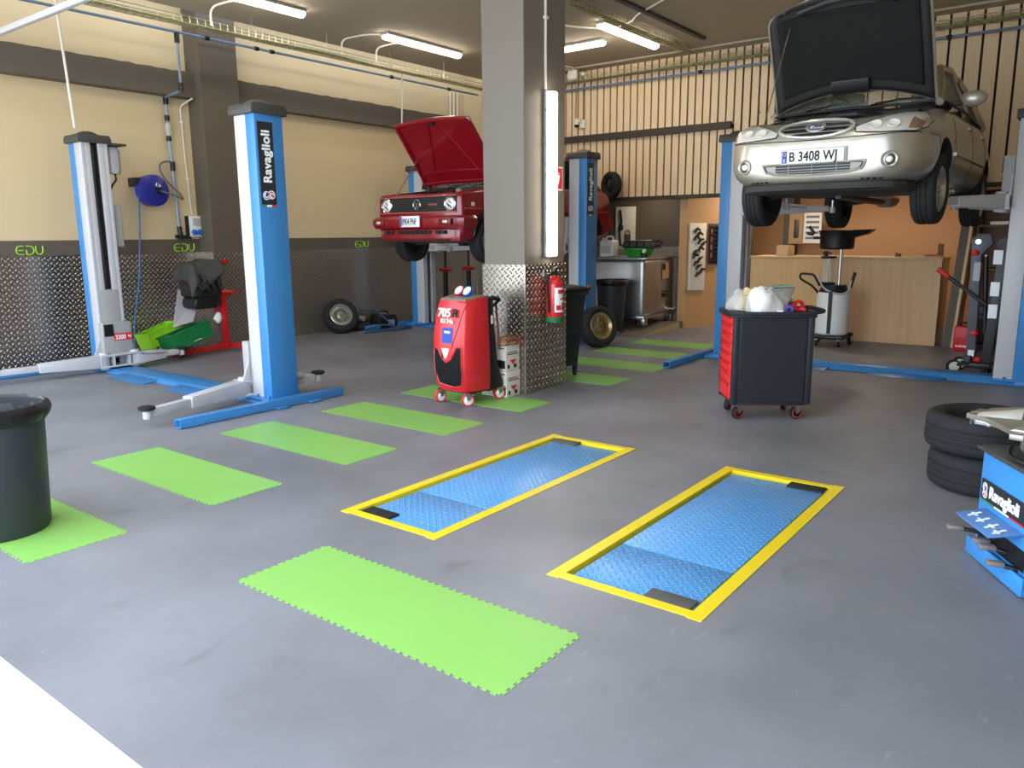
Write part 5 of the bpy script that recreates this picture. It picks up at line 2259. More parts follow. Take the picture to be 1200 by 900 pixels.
# end post and shelf
t = thing('partition_post', 'dark slim partition post with a pale wooden edge at the right end of the counter', 'post', (11.95, 1.72, 0))
b = MB()
b.prism([(-.06, 0), (.04, 0), (-.06, 1.72), (-.16, 1.72)], 'x', 0, .5)
b.build('dark_face', TAUPE, t, smooth=0)
b = MB()
b.prism([(-.095, 0), (-.06, 0), (-.16, 1.72), (-.195, 1.72)], 'x', -.01, .5)
b.build('pale_edge', WOOD, t, smooth=0)
t = thing('shelf_unit', 'brown shelf unit behind the folded engine crane', 'shelf', (12.1, .95, 0))
BR = mat('brown_shelf_board', C(112, 74, 48), .55, 0, .08, 3)
b = MB()
b.box(.42, .44, -.75, .55, 0, 2.1)
b.build('back_panel', BR, t, smooth=0)
for y in (-.75, .53):
    b = MB()
    b.box(0, .44, y, y + .02, 0, 2.1)
    b.build('side_panel', BR, t, smooth=0)
for z in (.03, .42, 1.05, 1.62, 2.08):
    b = MB()
    b.box(0, .42, -.73, .53, z - .012, z + .012)
    b.build('shelf', BR, t, smooth=0)
b = MB()
b.box(12.12, 12.42, .62, 1.08, 1.634, 1.78)
tag(b.build('blue_box', mat('pale_blue_box', C(96, 150, 185), .5), bevel=.006), 'pale blue box on an upper shelf of the brown unit', 'box')
b = MB()
b.box(12.11, 12.3, 1.15, 1.36, 1.634, 1.675)
tag(b.build('paper_stack', WHITE, bevel=.004), 'small stack of white papers beside the pale blue box', 'paper')
t = thing('tool_case', 'red tool case at the foot of the brown shelf unit', 'case', (11.62, 1.475, 0))
b = MB()
b.box(0, .22, -.125, .115, .002, .33)
b.build('shell', mat('bright_red_case', C(205, 30, 42), .4), t, bevel=.02)
b = MB()
b.box(-.004, 0, -.125, .115, .165, .175)
b.build('seam', BLACK, t, smooth=0)
text('case_lettering', 'makita', .05, WINK, t, (-.003, .085, .06), (0, -1, 0), (0, 0, 1), .001, .001)
b = MB()
b.tube(bend([(.11, -.07, .32), (.11, -.07, .37), (.11, .06, .37), (.11, .06, .32)], 4, .03), .013, 8)
b.build('handle', BLACK, t)
b = MB()
b.box(12.1, 12.4, 1.05, 1.4, .434, .56)
tag(b.build('dark_box', BLACK, bevel=.01), 'dark box on a low shelf of the brown unit', 'box')
# ================================================================== wheels and tyres lying about
def loose_wheel(label, c, ax, R, w, rr, m, group=None):
    t = thing('alloy_wheel', label, 'wheel', c, 0, group)
    wheel_parts(t, (0, 0, 0), ax, R, w, rr, m, 'mesh', disc=False)
    return t


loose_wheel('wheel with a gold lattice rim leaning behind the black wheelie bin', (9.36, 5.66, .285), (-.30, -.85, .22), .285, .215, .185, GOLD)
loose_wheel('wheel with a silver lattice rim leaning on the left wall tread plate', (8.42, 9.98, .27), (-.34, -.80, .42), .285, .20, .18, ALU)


def flat_tyre(label, c):
    b = MB()
    b.lathe(tyre_profile(.33, .22, .215), (0, 0, 0), (0, 0, 1), 48, closed=True)
    o = b.build('tyre', TYRE, smooth=40)
    o.location = c
    return tag(o, label, 'tyre', 'tyres stacked flat by the tyre changer')


flat_tyre('black tyre lying flat, the lower of the two beside the blue tyre changer', (5.45, .49, .117))
flat_tyre('black tyre lying flat, the upper of the two beside the blue tyre changer', (5.44, .52, .351))


# ================================================================== refrigerant service machine
def caster(parent, x, y, r, m, tread=None, w=.04, plate_z=None, yaw=0.0, fork=STEEL):
    e = bpy.data.objects.new('caster', None)
    COL.objects.link(e)
    e.parent = parent
    e.location = (x, y, 0)
    e.rotation_euler = (0, 0, yaw)
    b = MB()
    b.lathe([(r * .78, -w / 2), (r * .97, -w / 2), (r, -w * .3), (r, w * .3), (r * .97, w / 2), (r * .78, w / 2)], (0, 0, r + .001), (0, 1, 0), 28, closed=True)
    b.build('tyre', tread or BLACKR, e)
    b = MB()
    b.lathe([(0, -w * .4), (r * .3, -w * .62), (r * .35, -w * .4), (r * .8, -w * .35), (r * .8, w * .35), (r * .35, w * .4), (r * .3, w * .62), (0, w * .4)], (0, 0, r + .001), (0, 1, 0), 24)
    b.build('hub', m, e)
    pz = plate_z or r * 2 + .03
    b = MB()
    for s in (-1, 1):
        b.prism([(-.012, r), (.012, r), (.045, pz - .012), (-.02, pz - .012)], 'y', s * (w * .75) - .002, s * (w * .75) + .002)
    b.box(-.03, .055, -w * .8, w * .8, pz - .014, pz)
    b.build('fork', fork, e)
    return e


t = thing('service_machine', 'red refrigerant service machine on castors standing at the pillar', 'machine', (5.55, 4.785, 0))
RSH = mat('red_shell', C(205, 38, 44), .38, 0, .04, 4, coat=.25)
b = MB()
rows = []
for z, xf, wf, xb, wb in ((.13, -.215, .16, .06, .225), (.20, -.25, .185, .06, .235), (.40, -.27, .195, .06, .235), (.60, -.265, .195, .06, .23), (.80, -.24, .19, .06, .22), (.90, -.215, .18, .06, .215), (.965, -.19, .17, .06, .205)):
    half = [(xf - .012, 0), (xf - .008, wf * .5), (xf, wf * .86), (xf + .02, wf), (xf + .10, wf + (wb - wf) * .75), (xb - .02, wb), (xb, wb - .004)]
    pts = half + [(x, -y) for x, y in half[:0:-1]]
    rows.append([b.v((x, y, z + (.03 * (x + .22) / .28 if z > .93 else 0))) for x, y in pts])
n = len(rows[0])
for A, B in zip(rows, rows[1:]):
    for i in range(n):
        b.f([A[i], A[(i + 1) % n], B[(i + 1) % n], B[i]])
b.f(rows[0][::-1])
b.f(rows[-1])
sh = b.build('shell', RSH, t, smooth=50)
P = Proj(sh)
b = MB()
b.prism([(.061, .10), (.28, .12), (.28, .17), (.20, .36), (.15, .75), (.14, .97), (.061, 1.0)], 'y', -.215, .215)
b.build('rear_cover', BLACK, t, bevel=.012)
b = MB()
b.hull8([(-.185, -.155, .968), (.055, -.19, .992), (.055, .19, .992), (-.185, .155, .968), (-.175, -.15, .985), (.05, -.185, 1.012), (.05, .185, 1.012), (-.175, .15, .985)])
b.build('control_panel', mat('panel_grey', C(120, 112, 100), .5), t, bevel=.004)
b = MB()
b.hull8([(-.13, -.09, .99), (-.02, -.09, 1.0), (-.02, .11, 1.0), (-.13, .11, .99), (-.13, -.09, .993), (-.02, -.09, 1.006), (-.02, .11, 1.006), (-.13, .11, .993)])
b.build('display', mat('display_dark', C(70, 66, 60), .3), t)
for y, m, dx in ((.075, RED, .0), (-.045, mat('gauge_blue', C(30, 90, 165), .35), -.02)):
    b = MB()
    ax = Vector((-.75, 0.1, .6)).normalized()
    b.lathe([(0, -.03), (.05, -.03), (.056, 0), (.05, .012), (.045, .006), (0, .006)], (dx - .01, y, 1.045), ax, 24)
    ga = b.build('gauge', m, t)
    b = MB()
    b.lathe([(0, .008), (.044, .008), (.044, .005)], (dx - .01, y, 1.045), ax, 24)
    b.build('dial', WINK, ga)
b = MB()
b.cyl((.02, -.13, 1.0), (.02, -.13, 1.12), .006, n=8)
b.build('aerial', DSTEEL, t)
# lower black intake with the light wedge above it
b = MB()
ol = dense([(0, .165, .53), (0, .16, .30), (0, .12, .20), (0, -.06, .175), (0, -.15, .20), (0, -.165, .30), (0, -.165, .55), (0, -.11, .55), (0, -.05, .44), (0, .01, .405), (0, .06, .44), (0, .115, .53)], 3)
P.patch(b, ol, .004, 5, .01, (0, 0, .31))
gr = b.build('intake', mat('intake_black', C(14, 14, 15), .7, spec=.25), t, smooth=60)
b = MB()
for k in range(11):
    y = -.15 + .03 * k
    top = .41 if abs(y) < .06 else .50
    P.line(b, dense([(0, y, .215 if abs(y) < .12 else .27), (0, y, top - .02)], 6, False), .005, .006, False, 6)
b.build('intake_slats', mat('slat_black', C(34, 34, 35), .7, spec=.3), gr)
b = MB()
P.line(b, ol, .007, .003, True, 6)
b.build('intake_rim', RSH, gr)
b = MB()
P.patch(b, dense([(0, -.03, .535), (0, .07, .535), (0, .045, .47), (0, .02, .435), (0, -.005, .47)], 3), .006, 3, .008)
b.build('light_wedge', mat('frosted_lens', C(245, 205, 200), .4), t, smooth=60)
b = MB()
P.line(b, dense([(0, -.085, .96), (0, -.125, .75), (0, -.04, .46)][0:1] + [(0, -.175, .955), (0, -.125, .74), (0, -.05, .53)], 6, False), .004, .001, False, 6)
b.build('panel_seam', mat('dark_red_seam', C(120, 14, 20), .5), t)
b = MB()
P.patch(b, dense([(0, .065, .585), (0, -.06, .585), (0, -.06, .725), (0, .065, .725)], 4), .003, 3, .004)
b.build('blue_label', BLUEINK, t, smooth=60)
fx = P.hit((0, 0, .68), .006)[0].x
b = MB()
b.box(fx - .001, fx + .002, -.035, .035, .675, .695)
b.build('label_mark', WINK, t, smooth=0)
fx = P.hit((0, 0, .80), .006)[0].x
tilt = Vector((.10, 0, 1))
text('machine_lettering', '705', .108, WINK, t, (fx - .004, .120, .825), (0, -1, 0), tilt, .004, .004, .12, sx=.95)
text('machine_lettering', 'R', .108, INK, t, (fx - .004, -.052, .825), (0, -1, 0), tilt, .004, .003, .12)
text('machine_lettering', 'R134a', .060, WINK, t, (fx - .010, .080, .766), (0, -1, 0), tilt, .004, .0008)
b = MB()
b.tube(bend([(.15, -.19, .98), (.27, -.19, .96), (.27, .19, .96), (.15, .19, .98)], 4, .04), .02, 10)
b.tube(bend([(.16, -.19, .90), (.27, -.19, .95)], 4, .04), .014, 8)
b.build('handle', BLACK, t)
b = MB()
b.tube(bend([(.26, -.15, .93), (.30, -.12, .86), (.26, -.17, .70), (.24, -.20, .5)], 4, .05), .011, 6)
b.build('hose', mat('red_hose', C(120, 30, 45), .5), t)
b = MB()
b.tube(bend([(.27, -.10, .92), (.31, -.06, .80), (.27, -.14, .6), (.25, -.16, .4)], 4, .05), .011, 6)
b.build('hose', mat('pale_hose', C(190, 190, 196), .5), t)
b = MB()
b.box(.10, .13, -.2165, -.215, .74, .82)
b.build('side_label', WINK, t, smooth=0)
b = MB()
b.box(-.2, .28, -.2, .2, .115, .13)
b.build('chassis', BLACK, t)
WR = mat('red_castor_tread', C(205, 60, 55), .5)
caster(t, -.20, .17, .06, WHITE, WR, .036, .116, -.25)
caster(t, -.20, -.17, .06, WHITE, WR, .036, .116, -.55)
caster(t, .24, -.19, .06, WHITE, WR, .036, .116, -.35)
caster(t, .24, .19, .058, WHITE, WR, .036, .116, .2)


# ================================================================== cartons by the pillar
def carton(label, loc, hx, hy, h):
    t = thing('cardboard_box', label, 'box', loc, 0, 'white printed cartons by the pillar')
    b = MB()
    b.box(-hx, hx, -hy, hy, 0, h)
    b.build('carton', CARD, t, bevel=.003)
    # print on the two visible sides
    X, Y = -hx - .0015, -hy - .0015
    b = MB()
    b.prism([(hy * .55 - .05, h * .72), (hy * .55 + .05, h * .72), (hy * .55, h * .45)], 'x', X, X + .001)
    b.build('red_triangle', REDINK, t, smooth=0)
    b = MB()
    b.prism([(-hx * .1 - .035, h * .42), (-hx * .1 + .07, h * .42), (-hx * .1 + .018, h * .22)], 'y', Y, Y + .001)
    b.build('red_triangle', REDINK, t, smooth=0)
    b = MB()
    b.box(X, X + .001, -hy * .95, hy * .1, h * .10, h * .42)
    b.box(X, X + .001, -hy * .9, hy * .8, h * .86, h * .90)
    b.box(-hx * .75, hx * .75, Y, Y + .001, h * .62, h * .66)
    b.box(-hx * .75, hx * .55, Y, Y + .001, h * .70, h * .73)
    b.build('black_print', INK, t, smooth=0)
    for q0, q1 in ((-.75, -.45), (.15, .55)):
        b = MB()
        b.box(hx * q0, hx * q1, Y, Y + .001, h * .09, h * .24)
        b.build('black_symbol', INK, t, smooth=0)
    b = MB()
    b.box(-hx * 1.002, hx * .6, -hy * .45, hy * .45, h, h + .0015)
    b.build('packing_tape', mat('green_tape', C(60, 98, 80), .4), t, smooth=0)
    return t


carton('white printed carton on the floor between the red machine and the pillar', (5.955, 4.70, .0035), .11, .155, .255)
carton('white printed carton on top of another between the red machine and the pillar', (5.953, 4.705, .2605), .11, .155, .25)
t = thing('paper_sack', 'crumpled brown paper sack on top of the white cartons', 'sack', (5.94, 4.70, .513))
b = MB()
rnd = random.Random(5)
b.grid(lambda u, v: (-.14 + .27 * u, -.17 + .34 * v, .012 + .045 * math.sin(PI * u) ** .7 * math.sin(PI * v) ** .6 + .008 * sin(9 * u + 5 * v) * sin(PI * u)), 14, 14)
b.build('sack', KRAFT, t, solid=.006, smooth=60)
b = MB()
b.tube([(-.08, -.15, .05), (.0, -.17, .065), (.08, -.165, .04), (.11, -.17, .0)], .02, 8)
b.build('rolled_edge', mat('red_brown_paper', C(150, 82, 60), .7), t)

# ================================================================== on the pillar
t = thing('fire_extinguisher', 'red fire extinguisher with green base hanging on the tread plate of the pillar', 'fire extinguisher', (6.43, PY0 - .115, .70))
b = MB()
b.lathe([(0, .02), (.078, .02), (.085, .035), (.085, .36), (.07, .41), (.035, .44), (.03, .46), (0, .46)], n=28)
b.build('cylinder', mat('extinguisher_red', C(205, 32, 38), .3, coat=.4), t)
b = MB()
b.lathe([(0, 0), (.088, 0), (.09, .02), (.09, .05), (.084, .055), (0, .055)], n=28)
b.build('base_ring', mat('extinguisher_green', C(22, 110, 60), .5), t)
b = MB()
b.cyl((0, 0, .45), (0, 0, .50), .022, n=14)
b.beam((-.05, -.02, .50), (.06, .02, .505), .03, .03)
b.build('valve', BLACK, t, bevel=.003)
b = MB()
b.beam((-.02, 0, .525), (.09, .02, .545), .02, .008)
b.build('lever', STEEL, t)
b = MB()
b.tube(bend([(-.02, -.01, .48), (-.12, -.0, .47), (-.115, .0, .30), (-.10, 0.0, .1)], 5, .07), .012, 8)
b.build('hose', BLACKR, t)
b = MB()
b.lathe([(.0866, .10), (.0866, .34)], n=28, a0=-2.4, a1=-.6)
b.build('label', WINK, t)
for k, (z0, z1, a0, a1) in enumerate(((.28, .32, -2.3, -1.0), (.22, .24, -2.3, -1.3), (.12, .19, -2.0, -1.5), (.12, .17, -1.4, -.8))):
    b = MB()
    b.lathe([(.0875, z0), (.0875, z1)], n=14, a0=a0, a1=a1)
    b.build('label_print', REDINK, t)
b = MB()
b.cyl((0, .02, .46), (0, .10, .47), .012, n=8)
b.beam((-.05, .097, .47), (.05, .097, .47), .05, .015, up=(0, 1, 0))
b.build('hanger', STEEL, t)
t = thing('fire_sign', 'small red and white extinguisher sign on the pillar beside the upright lamp', 'sign', (6.645, PY0 - .002, 2.10))
b = MB()
b.box(-.085, .085, -.004, 0, -.115, .115)
b.build('plate', WINK, t, smooth=0)
b = MB()
b.box(-.072, .072, -.006, -.004, -.10, .10)
b.build('red_field', REDINK, t, smooth=0)
b = MB()
b.beam((-.01, -.007, -.055), (.02, -.007, .035), .035, .002, up=(0, 1, 0))
b.tube([(.03, -.007, .05), (-.03, -.007, .06), (-.045, -.007, .0)], .006, 5)
b.build('pictogram', WINK, t, smooth=0)

# ================================================================== wheelie bin behind the pillar
WB = mat('bin_black', C(24, 26, 28), .5, 0, .15, 5)
t = thing('wheelie_bin', 'tall black wheelie bin behind the pillar', 'bin', (7.13, 4.86, .0035))
b = MB()
b.hull8([(-.17, -.20, .12), (.17, -.20, .12), (.17, .20, .12), (-.17, .20, .12), (-.235, -.27, .93), (.235, -.27, .93), (.235, .27, .93), (-.235, .27, .93)])
b.build('body', WB, t, bevel=.02, seg=3)
b = MB()
b.box(-.255, .255, -.29, .29, .90, .955)
b.build('rim', WB, t, bevel=.012)
b = MB()
b.grid(lambda u, v: (-.265 + .53 * u, -.30 + .60 * v, .965 + .05 * sin(PI * u) ** .5 * sin(PI * v) ** .5), 10, 10)
b.build('lid', WB, t, solid=.018, smooth=60)
b = MB()
b.cyl((.20, -.305, .99), (.262, -.29, .99), .014, n=8)
b.build('lid_hinge', REDPL, t)
b = MB()
b.box(.10, .19, -.275, -.25, .40, .42)
b.box(-.19, .19, -.262, -.22, .62, .64)
b.build('front_ribs', WB, t, bevel=.004)
text('bin_lettering', 'RECICLA', .055, mat('faded_print', C(60, 70, 84), .6), t, (-.15, -.262, .50), (1, 0, 0), (0, 0, 1), .001)
b = MB()
b.box(.168, .19, -.2, .2, .30, .34)
b.build('blue_clip', mat('bin_blue_clip', C(40, 70, 120), .5), t, bevel=.004)
for x, y in ((-.13, -.17), (.15, -.17), (.15, .17), (-.13, .17)):
    caster(t, x, y, .05, DKPL, BLACKR, .03, .122, .3, DSTEEL)

# ================================================================== tool trolley
TB = mat('trolley_black', C(38, 40, 44), .5, 0, .06, 6)
t = thing('tool_trolley', 'black tool trolley with red drawer fronts in front of the oak counter', 'tool trolley', (6.585, 2.312, 0), math.radians(-54.65))
b = MB()
b.box(-.30, .31, -.225, .225, .145, .865)
b.build('cabinet', TB, t, bevel=.008)
for x in (-.325, .285):
    for s in (-1, 1):
        b = MB()
        b.box(x, x + .05, s * .21 - .025, s * .21 + .025, .135, .90)
        b.build('corner_post', TB, t, bevel=.01)
b = MB()
b.box(-.26, .27, -.231, -.226, .16, .855)
b.build('side_panel', mat('trolley_panel', C(32, 34, 38), .6, 0, .05, 6), t, smooth=0)
zs = [.165, .30, .40, .48, .56, .64, .72, .80, .87]
for z0, z1 in zip(zs, zs[1:]):
    b = MB()
    b.box(-.332, -.30, -.18, .18, z0 + .004, z1 - .004)
    dr = b.build('drawer', mat('drawer_red', C(222, 45, 48), .4), t, bevel=.004)
    b = MB()
    b.beam((-.338, -.16, z1 - .014), (-.338, .16, z1 - .014), .012, .01)
    b.build('drawer_pull', mat('drawer_pull_red', C(190, 30, 36), .4), dr)
b = MB()
b.box(-.345, .345, -.245, .245, .865, .885)
for s in (-1, 1):
    b.box(-.345, .345, s * .24 - .008, s * .24 + .008, .885, .915)
b.box(-.345, -.33, -.245, .245, .885, .915)
b.box(.33, .345, -.245, .245, .885, .915)
b.build('top_tray', TB, t, bevel=.004)
b = MB()
b.tube(bend([(.32, -.20, .90), (.42, -.20, .915), (.42, .20, .915), (.32, .20, .90)], 5, .05), .018, 10)
b.build('handle', BLACKR, t)
b = MB()
b.box(-.30, .30, -.22, .22, .125, .146)
b.build('base_frame', TB, t, bevel=.004)
CR = mat('castor_red_ring', C(190, 70, 66), .5)
for x, y, a in ((-.25, -.17, .5), (-.25, .17, .9), (.24, -.17, .2), (.24, .17, 1.1)):
    c_ = caster(t, x, y, .053, BLACK, BLACKR, .034, .126, a, STEEL)
    b = MB()
    for s in (-1, 1):
        b.lathe([(.036, s * .0175), (.044, s * .0175), (.044, s * .0195), (.036, s * .0195)], (0, 0, .054), (0, 1, 0), 24, closed=True)
    b.build('ring', CR, c_)
TM = Matrix.Translation((6.585, 2.312, 0)) @ Matrix.Rotation(math.radians(-54.65), 4, 'Z')
ta = math.radians(-54.65)


def on_trolley(x, y, z=.886):
    return TM @ Vector((x, y, z))


def lump(b, fn_r, n=28, m=14, sz=1.0):
    """closed wrinkled blob sitting on z=0"""
    def P_(u, v):
        a, ph = 2 * PI * u, PI * v
        r = fn_r(a, ph)
        z = r[2] * cos(ph)
        return (r[0] * sin(ph) ** .8 * cos(a), r[1] * sin(ph) ** .8 * sin(a), max(z, -.0) * sz)
    b.grid(P_, n, m)
    bmesh.ops.remove_doubles(b.bm, verts=b.bm.verts, dist=1e-5)


CLEARF = mat('clear_film', C(225, 225, 222), .12, spec=.7, alpha=.35)
WRAG = mat('white_cloth', C(236, 236, 234), .7, 0, .06, 30, bump=.5, bscale=40)
t = thing('plastic_bag', 'clear plastic bag of white cloths on the tool trolley, the large right one', 'bag', on_trolley(-.02, .05), ta)
b = MB()
lump(b, lambda a, p: (.17 * (1 + .13 * sin(5 * a + 3 * p)), .14 * (1 + .12 * sin(4 * a + 2 * p)), .20 * (1 + .10 * sin(3 * a + 7 * p)) * (1 - .25 * cos(a) * sin(p))))
b.build('cloths', WRAG, t, smooth=70)
b = MB()
b.grid(lambda u, v: (-.08 + .33 * u + .01 * sin(17 * v), -.05 + .10 * v, .10 + .105 * sin(PI * min(1, .25 + u * .8)) + .012 * sin(21 * u + 9 * v)), 20, 8)
b.build('film', CLEARF, t, solid=.0015, smooth=80)
b = MB()
b.hull8([(.12, -.02, .04), (.17, -.06, .005), (.17, .10, .005), (.12, .10, .04), (.07, -.01, .20), (.26, -.04, .215), (.26, .11, .215), (.07, .10, .20)])
b.build('folded_sheet', mat('grey_film', C(112, 104, 94), .35, 0, .2, 14), t, bevel=.01)
b = MB()
b.beam((.07, .04, .212), (.25, .03, .222), .10, .012)
b.build('green_strip', mat('green_film', C(120, 155, 140), .4), t)
t = thing('plastic_bag', 'clear plastic bag with a pale yellow roll on the tool trolley, the left one', 'bag', on_trolley(-.22, .04), ta)
b = MB()
lump(b, lambda a, p: (.105 * (1 + .18 * sin(5 * a + 4 * p)), .10 * (1 + .12 * sin(3 * a)), .18 * (1 + .12 * sin(4 * a + 6 * p))))
b.build('bag', CLEARF, t, smooth=70)
b = MB()
b.beam((-.02, -.02, .02), (.075, .01, .20), .06, .07, up=(0, 1, 0))
b.build('yellow_roll', mat('pale_yellow', C(226, 205, 150), .6), t, bevel=.01)
t = thing('work_glove', 'brown work glove beside the white cloths on the tool trolley', 'glove', on_trolley(.17, .06), ta)
b = MB()
lump(b, lambda a, p: (.075, .05, .055 * (1 + .1 * sin(5 * a))))
b.build('palm', mat('brown_leather', C(96, 62, 40), .7, 0, .2, 14), t, smooth=70)
for k, a in enumerate((-.5, -.15, .2, .55)):
    b = MB()
    b.tube([(-.05, -.02 + .02 * k, .03), (-.085 - .01 * (k % 2), -.03 + .025 * k, .028), (-.115, -.035 + .028 * k, .014)], .014, 8)
    b.build('finger', mat('brown_leather', C(96, 62, 40)), t)
t = thing('power_tool', 'red and brown hand power tool at the right end of the tool trolley', 'tool', on_trolley(.235, .05), ta)
b = MB()
b.cyl((-.05, .02, .045), (.02, .0, .05), .042, n=18)
b.build('motor', mat('brown_tool', C(110, 52, 36), .4), t)
b = MB()
b.lathe([(.028, -.014), (.048, -.014), (.052, 0), (.048, .014), (.028, .014)], (.035, -.045, .055), (.2, -1, .2), 24, closed=True)
b.build('ring', RED, t)
b = MB()
b.beam((.04, -.04, .035), (.085, -.09, .02), .035, .03)
b.build('grip', RED, t, bevel=.008)
t = thing('tape_roll', 'blue tape roll near the right end of the tool trolley', 'tape roll', on_trolley(.15, -.12), ta)
b = MB()
b.lathe([(.018, -.02), (.036, -.02), (.036, .02), (.018, .02)], (0, 0, .036), (.3, 1, 0), 24, closed=True)
b.build('tape', mat('tape_blue', C(44, 62, 160), .4), t)
b = MB()
b.cyl((-.045, -.01, .016), (-.085, .02, .016), .016, n=10)
b.build('pale_reel', WHITE, t)
b = MB()
b.M = TM
b.beam((.02, -.19, .896), (.10, -.17, .896), .03, .016)
tag(b.build('chalk_block', CREAM, bevel=.003), 'small cream block on the near edge of the tool trolley', 'block')
t = thing('pliers', 'black handled pliers along the near edge of the tool trolley', 'pliers', on_trolley(-.18, -.17), ta)
for s in (-1, 1):
    b = MB()
    b.tube([(-.11, s * .03, .012), (-.03, s * .022, .014), (.02, 0, .014), (.07, -s * .008, .012)], .010, 8)
    b.build('handle', BLACKR, t)
b = MB()
b.cyl((.02, 0, .004), (.02, 0, .026), .014, n=12)
b.build('pivot', STEEL, t)
b = MB()
b.M = TM
b.tube([(-.30, .0, .90), (-.27, -.10, .905), (-.20, -.14, .90), (-.24, -.20, .90)], .012, 8)
tag(b.build('air_line', mat('dark_green_hose', C(32, 48, 36), .5)), 'short dark hose at the left end of the tool trolley', 'hose')

# ================================================================== oil drainer
t = thing('oil_drainer', 'white oil drainer with black funnel standing before the oak counter', 'oil drainer', (11.35, 3.06, 0))
b = MB()
b.lathe([(0, .16), (.20, .16), (.215, .18), (.215, .70), (.20, .74), (0, .74)], n=36)
b.build('tank', WHITE, t)
b = MB()
b.lathe([(0, .74), (.20, .74), (.17, .80), (.16, .84), (0, .84)], n=32)
b.build('tank_top', BLACK, t)
b = MB()
b.box(-.22, .22, -.22, .22, .10, .155)
b.build('chassis', BLACK, t, bevel=.02)
for x, y in ((-.18, -.15), (-.18, .15)):
    caster(t, x, y, .045, STEEL, BLACKR, .03, .10, .3)
for y in (-.22, .22):
    b = MB()
    b.lathe([(0, -.02), (.05, -.022), (.085, -.02), (.09, 0), (.085, .02), (.05, .022), (0, .02)], (.15, y, .09), (0, 1, 0), 24)
    b.build('wheel', BLACKR, t)
    b = MB()
    b.lathe([(0, -.026), (.035, -.026), (.045, -.02), (.045, .02), (.035, .026), (0, .026)], (.15, y, .09), (0, 1, 0), 20)
    b.build('hub', WHITE, t)
b = MB()
b.cyl((0, -.06, .84), (0, -.06, 1.36), .022, n=14)
b.build('pole', STEEL, t)
b = MB()
b.cyl((-.02, .09, .87), (-.02, .09, 1.20), .075, n=24)
b.build('sight_glass', mat('sight_glass', C(225, 220, 210), .05, alpha=.3, spec=.7), t)
b = MB()
b.cyl((-.02, .09, .86), (-.02, .09, 1.22), .012, n=10)
b.build('glass_tube', STEEL, t)
b = MB()
for z in (.845, 1.20):
    b.lathe([(0, 0), (.10, 0), (.105, .012), (.10, .03), (0, .03)], (-.02, .09, z), n=24)
b.build('glass_caps', BLACK, t)
b = MB()
b.cyl((-.02, .13, 1.21), (-.02, .13, 1.30), .03, n=12)
b.beam((-.02, .06, 1.27), (-.02, .17, 1.27), .04, .03)
b.build('valve', BLACK, t)
b = MB()
b.lathe([(0, 1.32), (.20, 1.325), (.22, 1.345), (.225, 1.50), (.24, 1.56), (.25, 1.58), (.232, 1.58), (.20, 1.50), (0, 1.40)], (0, -.0, 0), n=40)
b.build('funnel', BLACK, t)
b = MB()
b.hull8([(-.14, -.18, 1.47), (.14, -.18, 1.47), (.10, -.40, 1.53), (-.10, -.40, 1.53), (-.2, -.15, 1.58), (.2, -.15, 1.58), (.13, -.47, 1.59), (-.13, -.47, 1.59)])
b.build('funnel_spout', BLACK, t, bevel=.006)
b = MB()
b.box(-.18, .18, .16, .27, 1.46, 1.50)
b.build('funnel_ear', BLACK, t, bevel=.006)
b = MB()
b.tube(bend([(-.05, .19, .72), (-.08, .27, .82), (-.1, .44, .92), (-.1, .44, .99), (-.08, .26, .98), (-.05, .18, .82)], 5, .04), .016, 8)
b.build('push_handle', BLACK, t)
b = MB()
b.tube(bend([(-.10, .20, .98), (-.2, .10, .80), (-.22, -.1, .72), (-.1, -.22, .74), (.0, -.22, .90)], 5, .1), .012, 8)
b.build('hose', mat('pale_hose', C(190, 190, 196)), t)
b = MB()
b.beam((-.21, -.02, .18), (-.218, -.02, .76), .05, .02, up=(1, 0, 0))
b.build('level_strip', BLACK, t)
b = MB()
b.tube([(.02, -.21, .80), (.03, -.24, .95), (.02, -.26, 1.02)], .022, 8)
b.build('suction_probe', BLACK, t)

# ================================================================== folded engine crane
CG = mat('crane_grey', C(86, 86, 94), .42, 0, .06, 5)
CD = mat('crane_dark', C(44, 44, 46), .45, 0, .08, 5)
t = thing('engine_crane', 'dark grey folded engine crane with red handle grip beside the right blue post', 'engine crane', (9.93, 1.12, 0))
b = MB()
b.prism([(.00, .10), (.09, .10), (.14, 1.35), (.15, 1.46), (.08, 1.53), (-.03, 1.52), (-.06, 1.42), (.04, 1.30)], 'x', -.05, .05)
b.build('boom', CG, t, bevel=.008)
b = MB()
b.cyl((-.058, .08, 1.44), (.058, .08, 1.44), .028, n=16)
b.build('pivot_bolt', STEEL, t)
b = MB()
b.beam((.0, -.10, .08), (.0, -.17, 1.42), .10, .10, up=(1, 0, 0))
b.build('mast', CD, t, bevel=.006)
b = MB()
b.cyl((-.04, -.17, 1.42), (.04, -.17, 1.42), .075, n=20)
b.build('mast_head', CD, t, bevel=.006)
for z in (.62, .86, 1.20):
    b = MB()
    b.box(-.055, -.051, -.16, -.075, z, z + .15)
    b.build('sticker', WINK, t, smooth=0)
b = MB()
b.box(-.056, -.051, .035, .10, 1.02, 1.22)
b.build('data_sticker', mat('grey_sticker', C(160, 160, 162), .5), t, smooth=0)
b = MB()
b.cyl((0, -.06, .45), (0, .0, 1.28), .024, n=12)
b.build('hydraulic_ram', BLACK, t)
b = MB()
b.cyl((0, -.01, 1.15), (0, .0, 1.30), .012, n=10)
b.build('ram_rod', STEEL, t)
b = MB()
b.cyl((-.06, -.06, .76), (-.10, .33, 1.06), .02, n=12)
b.build('pump_handle', CD, t)
b = MB()
b.cyl((-.10, .33, 1.06), (-.112, .44, 1.145), .028, n=14)
b.build('handle_grip', REDPL, t)
